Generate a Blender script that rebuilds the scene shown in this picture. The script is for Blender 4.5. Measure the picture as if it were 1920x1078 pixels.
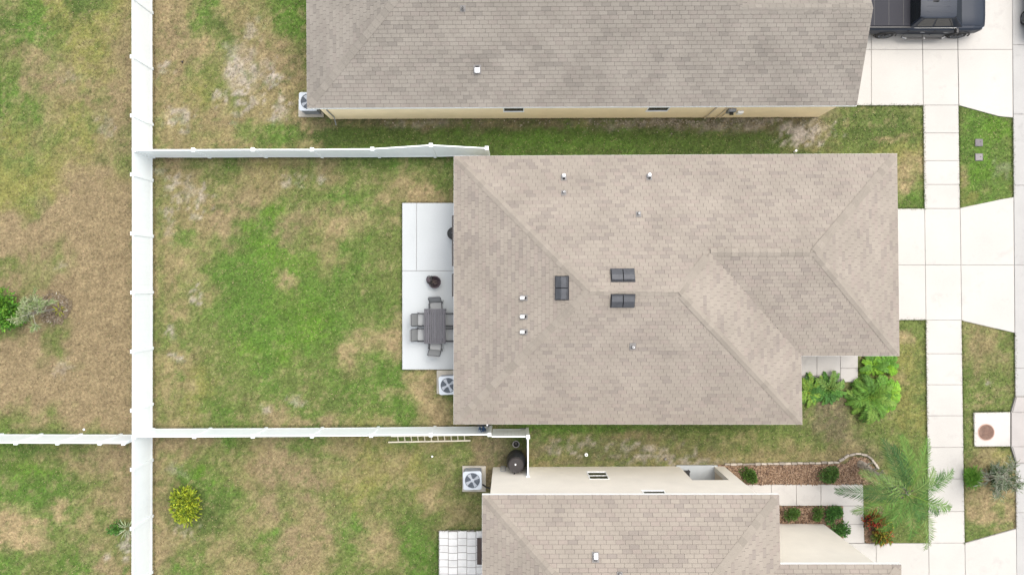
import bpy, bmesh, math, random
import numpy as np
from mathutils import Vector, Matrix
random.seed(7); RNG = np.random.default_rng(7)
for o in list(bpy.data.objects): bpy.data.objects.remove(o)
SC = bpy.context.scene
COL = SC.collection
R = math.radians

# ------------------------------------------------------------------ camera, sky, sun, exposure
H = 34.0                      # camera height in metres, looking straight down
F = 1445.0                    # focal length in photograph pixels (1920 px wide)
CX, CY = 960.0, 539.0
cam = bpy.data.cameras.new('camera'); co = bpy.data.objects.new('camera', cam); COL.objects.link(co)
co.location = (0, 0, H); co.rotation_euler = (0, 0, 0)
cam.sensor_width = 36; cam.lens = 36 * F / 1920; cam.clip_start = 0.5; cam.clip_end = 6000
SC.camera = co
SUN_EL, SUN_AZ = 69, 48
w = bpy.data.worlds.new('World'); SC.world = w; w.use_nodes = True
nt = w.node_tree; bg = nt.nodes['Background']
sky = nt.nodes.new('ShaderNodeTexSky'); sky.sky_type = 'NISHITA'; sky.sun_disc = False
sky.sun_elevation = R(SUN_EL); sky.sun_rotation = R(SUN_AZ); sky.altitude = 0
sky.air_density = 1.0; sky.dust_density = 4.0; sky.ozone_density = 1.0
hs_ = nt.nodes.new('ShaderNodeHueSaturation'); hs_.inputs['Saturation'].default_value = 0.35   # overcast: greyer than a clear sky
nt.links.new(sky.outputs[0], hs_.inputs['Color']); nt.links.new(hs_.outputs[0], bg.inputs[0]); bg.inputs[1].default_value = 0.15
sl = bpy.data.lights.new('sun', 'SUN'); sl.energy = 0.55; sl.angle = R(50); sl.color = (1.0, 0.93, 0.84)
so = bpy.data.objects.new('sun', sl); COL.objects.link(so); so.location = (10, 20, 50)
so.rotation_euler = (R(90 - SUN_EL) * -1, 0, R(-SUN_AZ))
SC.view_settings.view_transform = 'Standard'; SC.view_settings.look = 'None'
SC.view_settings.gamma = 1; SC.view_settings.use_curve_mapping = False
SC.view_settings.exposure = 1.38

def P(px, py, z=0.0):
    k = (H - z) / F
    return Vector(((px - CX) * k, -(py - CY) * k, z))
def PE(px, py, ze, z):        # plan position measured on the plane at height ze, put at height z
    k = (H - ze) / F
    return Vector(((px - CX) * k, -(py - CY) * k, z))

# ------------------------------------------------------------------ materials
MATS = {}
KEEP = {'white_vinyl', 'white_trim', 'stucco_yellow', 'stucco_cream', 'stucco_tan', 'white_pvc'}
DEPTH = 0.83                  # common factor on the albedo of everything that is not white or stucco
def mat(name, rgb, rough=0.7, metal=0.0, var=0.0, vscale=4.0, fine=0.0, fscale=60.0, bump=0.0, coat=0.0,
        attr=None, rnd=0.0, rndcol=None, spec=0.5, alpha=1.0, trans=0.0, two=None, twoscale=1.0, stain=0.0):
    if name in MATS: return MATS[name]
    m = bpy.data.materials.new(name); m.use_nodes = True; MATS[name] = m
    n = m.node_tree.nodes; l = m.node_tree.links; b = n['Principled BSDF']
    b.inputs['Roughness'].default_value = rough; b.inputs['Metallic'].default_value = metal
    b.inputs['Specular IOR Level'].default_value = spec
    b.inputs['Coat Weight'].default_value = coat; b.inputs['Coat Roughness'].default_value = 0.04
    geo = n.new('ShaderNodeNewGeometry')
    if attr:
        a = n.new('ShaderNodeAttribute'); a.attribute_name = attr; col = a.outputs['Color']
    else:
        r = n.new('ShaderNodeRGB'); r.outputs[0].default_value = (*rgb, 1); col = r.outputs[0]
    def mul(col, fac_socket, lo, hi):
        mr = n.new('ShaderNodeMapRange'); mr.inputs['To Min'].default_value = lo; mr.inputs['To Max'].default_value = hi
        l.new(fac_socket, mr.inputs['Value'])
        mx = n.new('ShaderNodeMix'); mx.data_type = 'RGBA'; mx.blend_type = 'MULTIPLY'; mx.inputs[0].default_value = 1
        l.new(col, mx.inputs[6]); l.new(mr.outputs[0], mx.inputs[7]); return mx.outputs[2]
    def noise(scale, detail=4):
        t = n.new('ShaderNodeTexNoise'); t.inputs['Scale'].default_value = scale; t.inputs['Detail'].default_value = detail
        l.new(geo.outputs['Position'], t.inputs['Vector'])
        mr = n.new('ShaderNodeMapRange'); mr.inputs['From Min'].default_value = 0.3; mr.inputs['From Max'].default_value = 0.7
        l.new(t.outputs['Fac'], mr.inputs['Value']); return mr.outputs[0]
    if two:
        mx = n.new('ShaderNodeMix'); mx.data_type = 'RGBA'; l.new(noise(twoscale), mx.inputs[0])
        l.new(col, mx.inputs[6]); mx.inputs[7].default_value = (*two, 1); col = mx.outputs[2]
    if rnd or rndcol:
        oi = n.new('ShaderNodeObjectInfo')
        ad = n.new('ShaderNodeMath'); ad.operation = 'ADD'
        l.new(geo.outputs['Random Per Island'], ad.inputs[0]); l.new(oi.outputs['Random'], ad.inputs[1])
        fr = n.new('ShaderNodeMath'); fr.operation = 'FRACT'; l.new(ad.outputs[0], fr.inputs[0])
        if rndcol:
            cr = n.new('ShaderNodeValToRGB'); cr.color_ramp.interpolation = 'LINEAR'
            els = cr.color_ramp.elements
            while len(els) < len(rndcol): els.new(0.5)
            for e, (p, c) in zip(els, rndcol): e.position = p; e.color = (*c, 1)
            l.new(fr.outputs[0], cr.inputs[0]); col = cr.outputs[0]
        else:
            col = mul(col, fr.outputs[0], 1 - rnd, 1 + rnd)
    if var: col = mul(col, noise(vscale), 1 - var, 1 + var)
    if fine: col = mul(col, noise(fscale, 2), 1 - fine, 1 + fine)
    if stain:
        t = n.new('ShaderNodeTexNoise'); t.inputs['Scale'].default_value = 1.1; t.inputs['Detail'].default_value = 6; t.inputs['Roughness'].default_value = .65
        l.new(geo.outputs['Position'], t.inputs['Vector'])
        mr = n.new('ShaderNodeMapRange'); mr.inputs['From Min'].default_value = .56; mr.inputs['From Max'].default_value = .72; l.new(t.outputs['Fac'], mr.inputs['Value'])
        col = mul(col, mr.outputs[0], 1.0, 1 - stain)
    if name not in KEEP:
        kx_ = n.new('ShaderNodeMix'); kx_.data_type = 'RGBA'; kx_.blend_type = 'MULTIPLY'; kx_.inputs[0].default_value = 1
        l.new(col, kx_.inputs[6]); kx_.inputs[7].default_value = (DEPTH, DEPTH, DEPTH, 1); col = kx_.outputs[2]
    l.new(col, b.inputs['Base Color'])
    if bump:
        t = n.new('ShaderNodeTexNoise'); t.inputs['Scale'].default_value = fscale; l.new(geo.outputs['Position'], t.inputs['Vector'])
        bp = n.new('ShaderNodeBump'); bp.inputs['Strength'].default_value = bump; bp.inputs['Distance'].default_value = 0.01
        l.new(t.outputs['Fac'], bp.inputs['Height']); l.new(bp.outputs[0], b.inputs['Normal'])
    return m

ROOF_A = [(0.0, (.266, .233, .194)), (.45, (.282, .247, .206)), (.62, (.260, .226, .190)), (.78, (.273, .231, .197)), (.88, (.246, .213, .181)), (1.0, (.229, .198, .171))]
ROOF_B = [(0.0, (.224, .202, .172)), (.45, (.238, .215, .184)), (.62, (.219, .196, .168)), (.78, (.228, .201, .174)), (.88, (.205, .184, .158)), (1.0, (.190, .171, .148))]
M_ROOF = mat('asphalt_shingle_tan', (.35, .3, .26), rough=.92, rndcol=ROOF_A, var=.085, vscale=.75, fine=.09, fscale=45, spec=.2)
M_ROOFB = mat('asphalt_shingle_grey', (.3, .27, .24), rough=.92, rndcol=ROOF_B, var=.10, vscale=.75, fine=.09, fscale=45, spec=.2)
M_CAP = mat('asphalt_cap', (.256, .225, .187), rough=.92, rnd=.10, fine=.08, fscale=45, spec=.2)
M_CAPB = mat('asphalt_cap_grey', (.222, .200, .170), rough=.92, rnd=.10, fine=.08, fscale=45, spec=.2)
M_DECK = mat('underlay_shadow', (.105, .093, .083), rough=.95)  # underlay; its dark tone stands for the shadow lines in the course gaps
M_VINYL = mat('white_vinyl', (.82, .86, .87), rough=.45, var=.02, vscale=1.2)
M_TRIM = mat('white_trim', (.82, .82, .80), rough=.5)
M_WALLY = mat('stucco_yellow', (.86, .71, .46), rough=.9, var=.05, vscale=1.5, fine=.05, fscale=40, bump=.2)
M_WALLC = mat('stucco_cream', (.71, .66, .575), rough=.9, var=.04, vscale=1.2, fine=.04, fscale=40, bump=.2)
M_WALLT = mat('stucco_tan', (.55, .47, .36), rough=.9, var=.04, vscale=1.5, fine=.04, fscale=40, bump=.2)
M_GLASS = mat('dark_glass', (.012, .015, .018), rough=.06, spec=.5)
M_CONC = mat('concrete_pale', (.455, .434, .396), stain=.13, rough=.85, var=.05, vscale=.55, fine=.03, fscale=30, rnd=.02)
M_CONCW = mat('concrete_walk', (.47, .445, .41), stain=.14, rough=.85, var=.05, vscale=.9, fine=.03, fscale=30, rnd=.02)
M_GUTTER = mat('concrete_gutter', (.37, .36, .34), stain=.2, rough=.85, var=.05, vscale=.8, fine=.03, fscale=30, rnd=.02)
M_INLET = mat('concrete_inlet', (.37, .342, .318), rough=.85, var=.05, vscale=1.5, fine=.03, fscale=30)
M_PAD = mat('concrete_pad', (.42, .39, .33), rough=.9, var=.15, vscale=3, fine=.06, fscale=30)
M_JOINT = mat('joint_dirt', (.25, .235, .215), rough=.95)
M_PATIO = mat('painted_patio', (.43, .452, .455), rough=.6, var=.03, vscale=.8, fine=.02, fscale=20)
M_PAVER = mat('white_paver', (.66, .655, .64), rough=.85, rnd=.07, var=.08, vscale=2.5, fine=.05, fscale=25)
M_ASPH = mat('asphalt', (.07, .07, .07), rough=.9, fine=.2, fscale=60)
M_DKMET = mat('dark_metal', (.03, .03, .034), rough=.45, metal=.3)
M_GRMET = mat('grey_metal', (.30, .32, .35), rough=.45, metal=.4, var=.06)
M_ACW = mat('ac_panel', (.46, .50, .54), rough=.45)
M_ACD = mat('ac_cabinet', (.19, .21, .235), rough=.5, metal=.2)
M_ACK = mat('ac_interior', (.055, .07, .09), rough=.6)
M_BLADE = mat('ac_blade', (.38, .41, .45), rough=.5)
M_VENT = mat('roof_vent_metal', (.066, .069, .076), rough=.6, metal=.3, var=.12, vscale=6)
M_BLACK = mat('black_plastic', (.014, .013, .013), rough=.5)
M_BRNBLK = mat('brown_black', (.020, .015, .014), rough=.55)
M_PVC = mat('white_pvc', (.8, .8, .79), rough=.4)
M_FLASH = mat('lead_flashing', (.20, .19, .18), rough=.7)
M_SLING = mat('grey_sling', (.30, .31, .312), rough=.85, fine=.08, fscale=120)
M_SLINGD = mat('grey_sling_back', (.215, .222, .224), rough=.85, fine=.08, fscale=120)
M_TABLE = mat('charcoal_table', (.075, .072, .082), rough=.55, rnd=.15)
M_BRONZE = mat('dark_bronze', (.075, .055, .062), rough=.5, metal=.4, var=.3, vscale=12)
M_WOOD = mat('dark_wood', (.05, .032, .026), rough=.7, var=.2, vscale=9)
M_ALU = mat('ladder_cream', (.66, .60, .47), rough=.5)
M_BLUE = mat('blue_cloth', (.085, .19, .40), rough=.7, var=.3, vscale=14)
M_RUST = mat('rusty_iron', (.15, .085, .06), rough=.9, var=.22, vscale=8, fine=.15, fscale=40, two=(.19, .12, .09), twoscale=5)
M_BARK = mat('grey_bark', (.27, .24, .20), rough=.95, var=.3, vscale=9, fine=.2, fscale=40)
M_PALE = mat('pale_branch', (.25, .24, .18), rough=.95, var=.2, vscale=9)
M_EDGE = mat('edging_stone', (.36, .315, .26), rough=.9, rnd=.3, var=.12, vscale=7, fine=.1)
M_LEAF = mat('leaf_surface', (.1, .2, .05), rough=.6, attr='Col', spec=.18)
M_CHIP = mat('bark_chip', (.1, .06, .04), rough=.95, attr='Col', spec=.2)
M_GRASS = mat('grass_blade', (.1, .2, .05), rough=.75, attr='Col', spec=.25)
M_GROUND = mat('lawn_soil', (.1, .2, .05), rough=.95, attr='Col', var=.12, vscale=1.3, fine=.28, fscale=9, spec=.1, bump=.3)
M_MULCH = mat('mulch_base', (.12, .075, .055), rough=.95, var=.3, vscale=12, fine=.3, fscale=30)
M_TRUCK = mat('slate_paint', (.016, .022, .034), rough=.4, coat=.03, spec=.22)
M_COVER = mat('tonneau_vinyl', (.022, .022, .029), rough=.6, spec=.2, fine=.1, fscale=80)
M_TYRE = mat('tyre_rubber', (.018, .018, .018), rough=.85)
M_RIM = mat('alloy_rim', (.2, .2, .2), rough=.4, metal=.6)
M_CHROME = mat('chrome', (.26, .26, .255), rough=.3, metal=.9)
M_SILVER = mat('silver_paint', (.30, .31, .32), rough=.3, metal=.5, coat=.6)
M_LAMP = mat('lamp_lens', (.55, .55, .55), rough=.1)
M_RED = mat('red_lens', (.25, .01, .01), rough=.2)
M_METER = mat('meter_lid', (.15, .135, .14), rough=.8, var=.15, vscale=12)
M_STONE = mat('pebble_stone', (.30, .26, .20), rough=.9, rnd=.35)

# ------------------------------------------------------------------ mesh helpers
class MB:
    def __init__(s, off=(0, 0, 0)):
        s.v = []; s.f = []; s.m = []; s.c = []; s.off = Vector(off)
    def add(s, vs, fs, mi=0, col=None):
        b = len(s.v); s.v += [Vector(q) - s.off for q in vs]
        for f in fs: s.f.append([b + i for i in f]); s.m.append(mi)
        if col is not None: s.c += [col] * len(vs)
        return s
    def poly(s, pts, mi=0, col=None): return s.add(pts, [list(range(len(pts)))], mi, col)
    def prism(s, pts, z0, z1, mi=0, bottom=False):
        n = len(pts)
        a = [Vector((p[0], p[1], z0)) for p in pts]; b = [Vector((p[0], p[1], z1)) for p in pts]
        area = sum(pts[i][0] * pts[(i + 1) % n][1] - pts[(i + 1) % n][0] * pts[i][1] for i in range(n))
        if area < 0: a.reverse(); b.reverse()
        fs = [list(range(n, 2 * n))] + [[i, (i + 1) % n, n + (i + 1) % n, n + i] for i in range(n)]
        if bottom: fs.append(list(range(n))[::-1])
        return s.add(a + b, fs, mi)
    def box(s, c, size, rot=None, ch=0.0, mi=0):
        hx, hy, hz = size[0] / 2, size[1] / 2, size[2] / 2; c = Vector(c)
        Rm = rot if rot is not None else Matrix.Identity(3)
        if not ch:
            vs = [Vector((x * hx, y * hy, z * hz)) for z in (-1, 1) for y in (-1, 1) for x in (-1, 1)]
            fs = [[0, 2, 3, 1], [4, 5, 7, 6], [0, 1, 5, 4], [2, 6, 7, 3], [0, 4, 6, 2], [1, 3, 7, 5]]
        else:
            vs = []; idx = {}
            for x in (-1, 1):
                for y in (-1, 1):
                    for z in (-1, 1):
                        idx[x, y, z, 0] = len(vs); vs.append(Vector((x * hx, y * (hy - ch), z * (hz - ch))))
                        idx[x, y, z, 1] = len(vs); vs.append(Vector((x * (hx - ch), y * hy, z * (hz - ch))))
                        idx[x, y, z, 2] = len(vs); vs.append(Vector((x * (hx - ch), y * (hy - ch), z * hz)))
            I = idx; fs = []
            for q in (-1, 1):
                fs.append([I[q, -1, -1, 0], I[q, 1, -1, 0], I[q, 1, 1, 0], I[q, -1, 1, 0]][::q])
                fs.append([I[-1, q, -1, 1], I[-1, q, 1, 1], I[1, q, 1, 1], I[1, q, -1, 1]][::q])
                fs.append([I[-1, -1, q, 2], I[1, -1, q, 2], I[1, 1, q, 2], I[-1, 1, q, 2]][::q])
            for a in (-1, 1):
                for b_ in (-1, 1):
                    fs.append([I[a, b_, -1, 0], I[a, b_, 1, 0], I[a, b_, 1, 1], I[a, b_, -1, 1]][::-a * b_])
                    fs.append([I[a, -1, b_, 0], I[a, 1, b_, 0], I[a, 1, b_, 2], I[a, -1, b_, 2]][::a * b_])
                    fs.append([I[-1, a, b_, 1], I[1, a, b_, 1], I[1, a, b_, 2], I[-1, a, b_, 2]][::-a * b_])
                    for d in (-1, 1): fs.append([I[a, b_, d, 0], I[a, b_, d, 1], I[a, b_, d, 2]][::a * b_ * d])
        return s.add([c + Rm @ v for v in vs], fs, mi)
    def bar(s, p0, p1, w, h, up=(0, 0, 1), mi=0, ch=0.0):
        p0 = Vector(p0); p1 = Vector(p1); t = (p1 - p0); L = t.length; t.normalize()
        u = Vector(up); y = u.cross(t)
        if y.length < 1e-4: y = Vector((0, 1, 0)).cross(t)
        y.normalize(); z = t.cross(y)
        return s.box((p0 + p1) / 2, (L, w, h), Matrix((t, y, z)).transposed(), ch, mi)
    def tube(s, pts, r, n=8, mi=0, caps=True, col=None):
        pts = [Vector(p) for p in pts]; rs = r if isinstance(r, (list, tuple)) else [r] * len(pts)
        vs = []; fs = []
        for i, p in enumerate(pts):
            t = (pts[min(i + 1, len(pts) - 1)] - pts[max(i - 1, 0)]).normalized()
            a = Vector((0, 0, 1)) if abs(t.z) < .9 else Vector((1, 0, 0))
            x = a.cross(t).normalized(); y = t.cross(x)
            for k in range(n):
                th = 2 * math.pi * k / n; vs.append(p + (x * math.cos(th) + y * math.sin(th)) * rs[i])
        for i in range(len(pts) - 1):
            for k in range(n):
                fs.append([i * n + k, i * n + (k + 1) % n, (i + 1) * n + (k + 1) % n, (i + 1) * n + k])
        if caps: fs += [list(range(n))[::-1], [(len(pts) - 1) * n + k for k in range(n)]]
        return s.add(vs, fs, mi, col)
    def lathe(s, prof, c, n=24, mi=0, close=True):      # prof: (r, z) from bottom to top
        c = Vector(c); vs = []; fs = []
        for r, z in prof:
            for k in range(n):
                th = 2 * math.pi * k / n; vs.append(c + Vector((r * math.cos(th), r * math.sin(th), z)))
        for i in range(len(prof) - 1):
            for k in range(n): fs.append([i * n + k, i * n + (k + 1) % n, (i + 1) * n + (k + 1) % n, (i + 1) * n + k])
        if close: fs += [list(range(n))[::-1], [(len(prof) - 1) * n + k for k in range(n)]]
        return s.add(vs, fs, mi)
    def loft(s, secs, mi=0, caps=True):                 # list of closed loops with the same count
        n = len(secs[0]); vs = [p for sec in secs for p in sec]; fs = []
        for i in range(len(secs) - 1):
            for k in range(n): fs.append([i * n + k, (i + 1) * n + k, (i + 1) * n + (k + 1) % n, i * n + (k + 1) % n])
        if caps: fs += [list(range(n)), [(len(secs) - 1) * n + k for k in range(n)][::-1]]
        return s.add(vs, fs, mi)
    def mesh(s, name, mats, smooth=False):
        me = bpy.data.meshes.new(name); me.from_pydata([tuple(v) for v in s.v], [], s.f)
        for m in (mats if isinstance(mats, (list, tuple)) else [mats]): me.materials.append(m)
        if any(s.m): me.polygons.foreach_set('material_index', s.m)
        if s.c:
            a = me.color_attributes.new('Col', 'FLOAT_COLOR', 'POINT')
            a.data.foreach_set('color', np.array([(*c, 1) for c in s.c], dtype=np.float32).ravel())
        if 0 < len(s.f) < 4000 and not s.c:
            b_ = bmesh.new(); b_.from_mesh(me); bmesh.ops.recalc_face_normals(b_, faces=b_.faces); b_.to_mesh(me); b_.free()
        if smooth: me.polygons.foreach_set('use_smooth', [True] * len(me.polygons))
        me.update(); return me
    def build(s, name, mats, parent=None, loc=None, smooth=False):
        return link(name, s.mesh(name, mats, smooth), parent, loc if loc is not None else (s.off if parent is None else (0, 0, 0)))

def link(name, me, parent=None, loc=(0, 0, 0)):
    o = bpy.data.objects.new(name, me); COL.objects.link(o); o.location = loc
    if parent is not None: o.parent = parent
    return o
def tag(o, label=None, cat=None, group=None, kind=None):
    if label: o['label'] = label
    if cat: o['category'] = cat
    if group: o['group'] = group
    if kind: o['kind'] = kind
    return o
def thing(name, loc, label, cat, group=None, rot=0.0):
    o = bpy.data.objects.new(name, None); COL.objects.link(o); o.location = loc; o.rotation_euler = (0, 0, rot)
    o.empty_display_size = .3
    return tag(o, label, cat, group)
def dup(root, loc, rot, label=None):
    r = root.copy(); COL.objects.link(r); r.location = loc; r.rotation_euler = (0, 0, rot)
    if label: r['label'] = label
    for ch in list(root.children):
        c = ch.copy(); COL.objects.link(c); c.parent = r
        for g in list(ch.children):
            d = g.copy(); COL.objects.link(d); d.parent = c
    return r

# ------------------------------------------------------------------ numpy noise and lawn colours
def vnoise(x, y, seed):
    def hsh(i, j):
        h = (i * 374761393 + j * 668265263 + seed * 1442695041) & 0x7fffffff
        h = ((h ^ (h >> 13)) * 1274126177) & 0x7fffffff
        return ((h ^ (h >> 16)) & 0xffff) / 65535.0
    xi = np.floor(x).astype(np.int64); yi = np.floor(y).astype(np.int64); fx = x - xi; fy = y - yi
    fx = fx * fx * (3 - 2 * fx); fy = fy * fy * (3 - 2 * fy)
    return (hsh(xi, yi) * (1 - fx) + hsh(xi + 1, yi) * fx) * (1 - fy) + (hsh(xi, yi + 1) * (1 - fx) + hsh(xi + 1, yi + 1) * fx) * fy
def fbm(x, y, seed, oct=3):
    t = 0; a = .5; n = 0
    for k in range(oct): t = t + a * vnoise(x * 2 ** k, y * 2 ** k, seed + k); n += a; a *= .5
    return t / n - .5
PAL = {'G': (.080, .146, .026), 'V': (.090, .172, .022), 'g': (.112, .142, .040), 'd': (.066, .100, .025), 'Y': (.185, .180, .056),
       'T': (.206, .170, .082), 'B': (.218, .168, .094), 'S': (.335, .292, .240), 'O': (.285, .218, .118), 'm': (.132, .112, .066)}  # 'd' is dark green grass, and painted shade in the side strips
ROWS = {   # row of 40 px -> runs of (first 40 px column, one palette letter per column); anything not listed is 'g'
 0: [(0, "gGYdgYT"), (7, "BTGTTgGG")], 1: [(0, "dGgYYTT"), (7, "BBgdTTgG")], 2: [(0, "gTgYYTB"), (7, "BBTgSBBg")], 3: [(0, "gBBTYTB"), (7, "TBgTSTBg")],
 4: [(0, "GgTBTBB"), (7, "TTYgTTTg")], 5: [(0, "gGTYgBT"), (7, "BTTBTTTB"), (15, "mmmmmmmm"), (23, "mmmmmmmm"), (31, "mmmmmmmm"), (45, "GG")],
 6: [(0, "YTgYTBg"), (7, "TTTTTGGO"), (15, "dGGdGGGG"), (23, "GGGGGgGd"), (31, "ddgdddTT"), (43, "Yg"), (45, "G")],
 7: [(0, "ggYTTgg"), (7, "BBggTYTg"), (15, "BggGgdg"), (22, "dddddddd"), (30, "dddddddd"), (41, "YYOgGg")],
 8: [(0, "YYYBBTT"), (7, "TTTgTTTg"), (15, "TggTTggg"), (42, "OgYGg")], 9: [(0, "YgBBBBB"), (7, "gTTBBTgg"), (15, "GGggOOTg"), (42, "GGYgG")],
 10: [(0, "BBBBBBB"), (7, "TTTBgGBg"), (15, "TOggggg")], 11: [(0, "BBBBBBB"), (7, "TGTgGGBg"), (15, "TGggggg")], 12: [(0, "gBgBBBB"), (7, "TOgGGVVG"), (15, "gGggggg")],
 13: [(0, "BgBBBBB"), (7, "TgTGGGgG"), (15, "GGggggg")], 14: [(0, "gBBBBBB"), (7, "gTgGGGGV"), (15, "GgGgggg")], 15: [(0, "gBgBBBB"), (7, "ggggGGGV"), (15, "GGgOggg"), (45, "TTg")],
 16: [(0, "BBgBBBB"), (7, "TTggVGVG"), (15, "gOgOggg"), (42, "YggTTg")], 17: [(0, "BBBBBBB"), (7, "TTYggGgg"), (15, "GgGGOgg"), (41, "YY")],
 18: [(0, "BBBBBBB"), (7, "TgYgggGg"), (15, "gGGGOOg"), (38, "mm"), (41, "YY")], 19: [(0, "gBgBBBB"), (7, "gTgGgBTg"), (15, "dggGGOTT"), (24, "GGG"), (38, "mm"), (42, "YY")],
 20: [(0, "GdgggBB"), (7, "BBTGgBgG"), (15, "TTYggTgB"), (23, "mGG"), (30, "B"), (39, "m"), (46, "Y")],
 21: [(0, "gggTBBB"), (7, "BTggTBBg"), (15, "gTYTYggB"), (23, "mTTgBgTT"), (31, "TTTTTTTT"), (39, "B"), (40, "m"), (45, "TT")],
 22: [(0, "GGdggTB"), (7, "TGGgTBBB"), (15, "TYYTYTgB"), (23, "m"), (45, "TTT")], 23: [(0, "GGGgTBB"), (7, "TddGgBgB"), (15, "gYgggTgg"), (45, "TTT")],
 24: [(0, "OOGOggB"), (7, "TddgTTgT"), (15, "BGTgGgTg"), (45, "gTB")], 25: [(0, "OOggTgT"), (7, "BTgTgGBB"), (15, "TGOTGG"), (46, "GT")], 26: [(0, "GggGBTT"), (7, "BGgTTgBT"), (15, "ggggGG"), (43, "G"), (45, "gTg")]}
PALGRID = np.zeros((27, 48, 3)); PALGRID[:] = PAL['g']
for r, runs in ROWS.items():
    for c0, letters in runs:
        for k, ch in enumerate(letters): PALGRID[r, c0 + k] = PAL[ch]
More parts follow.
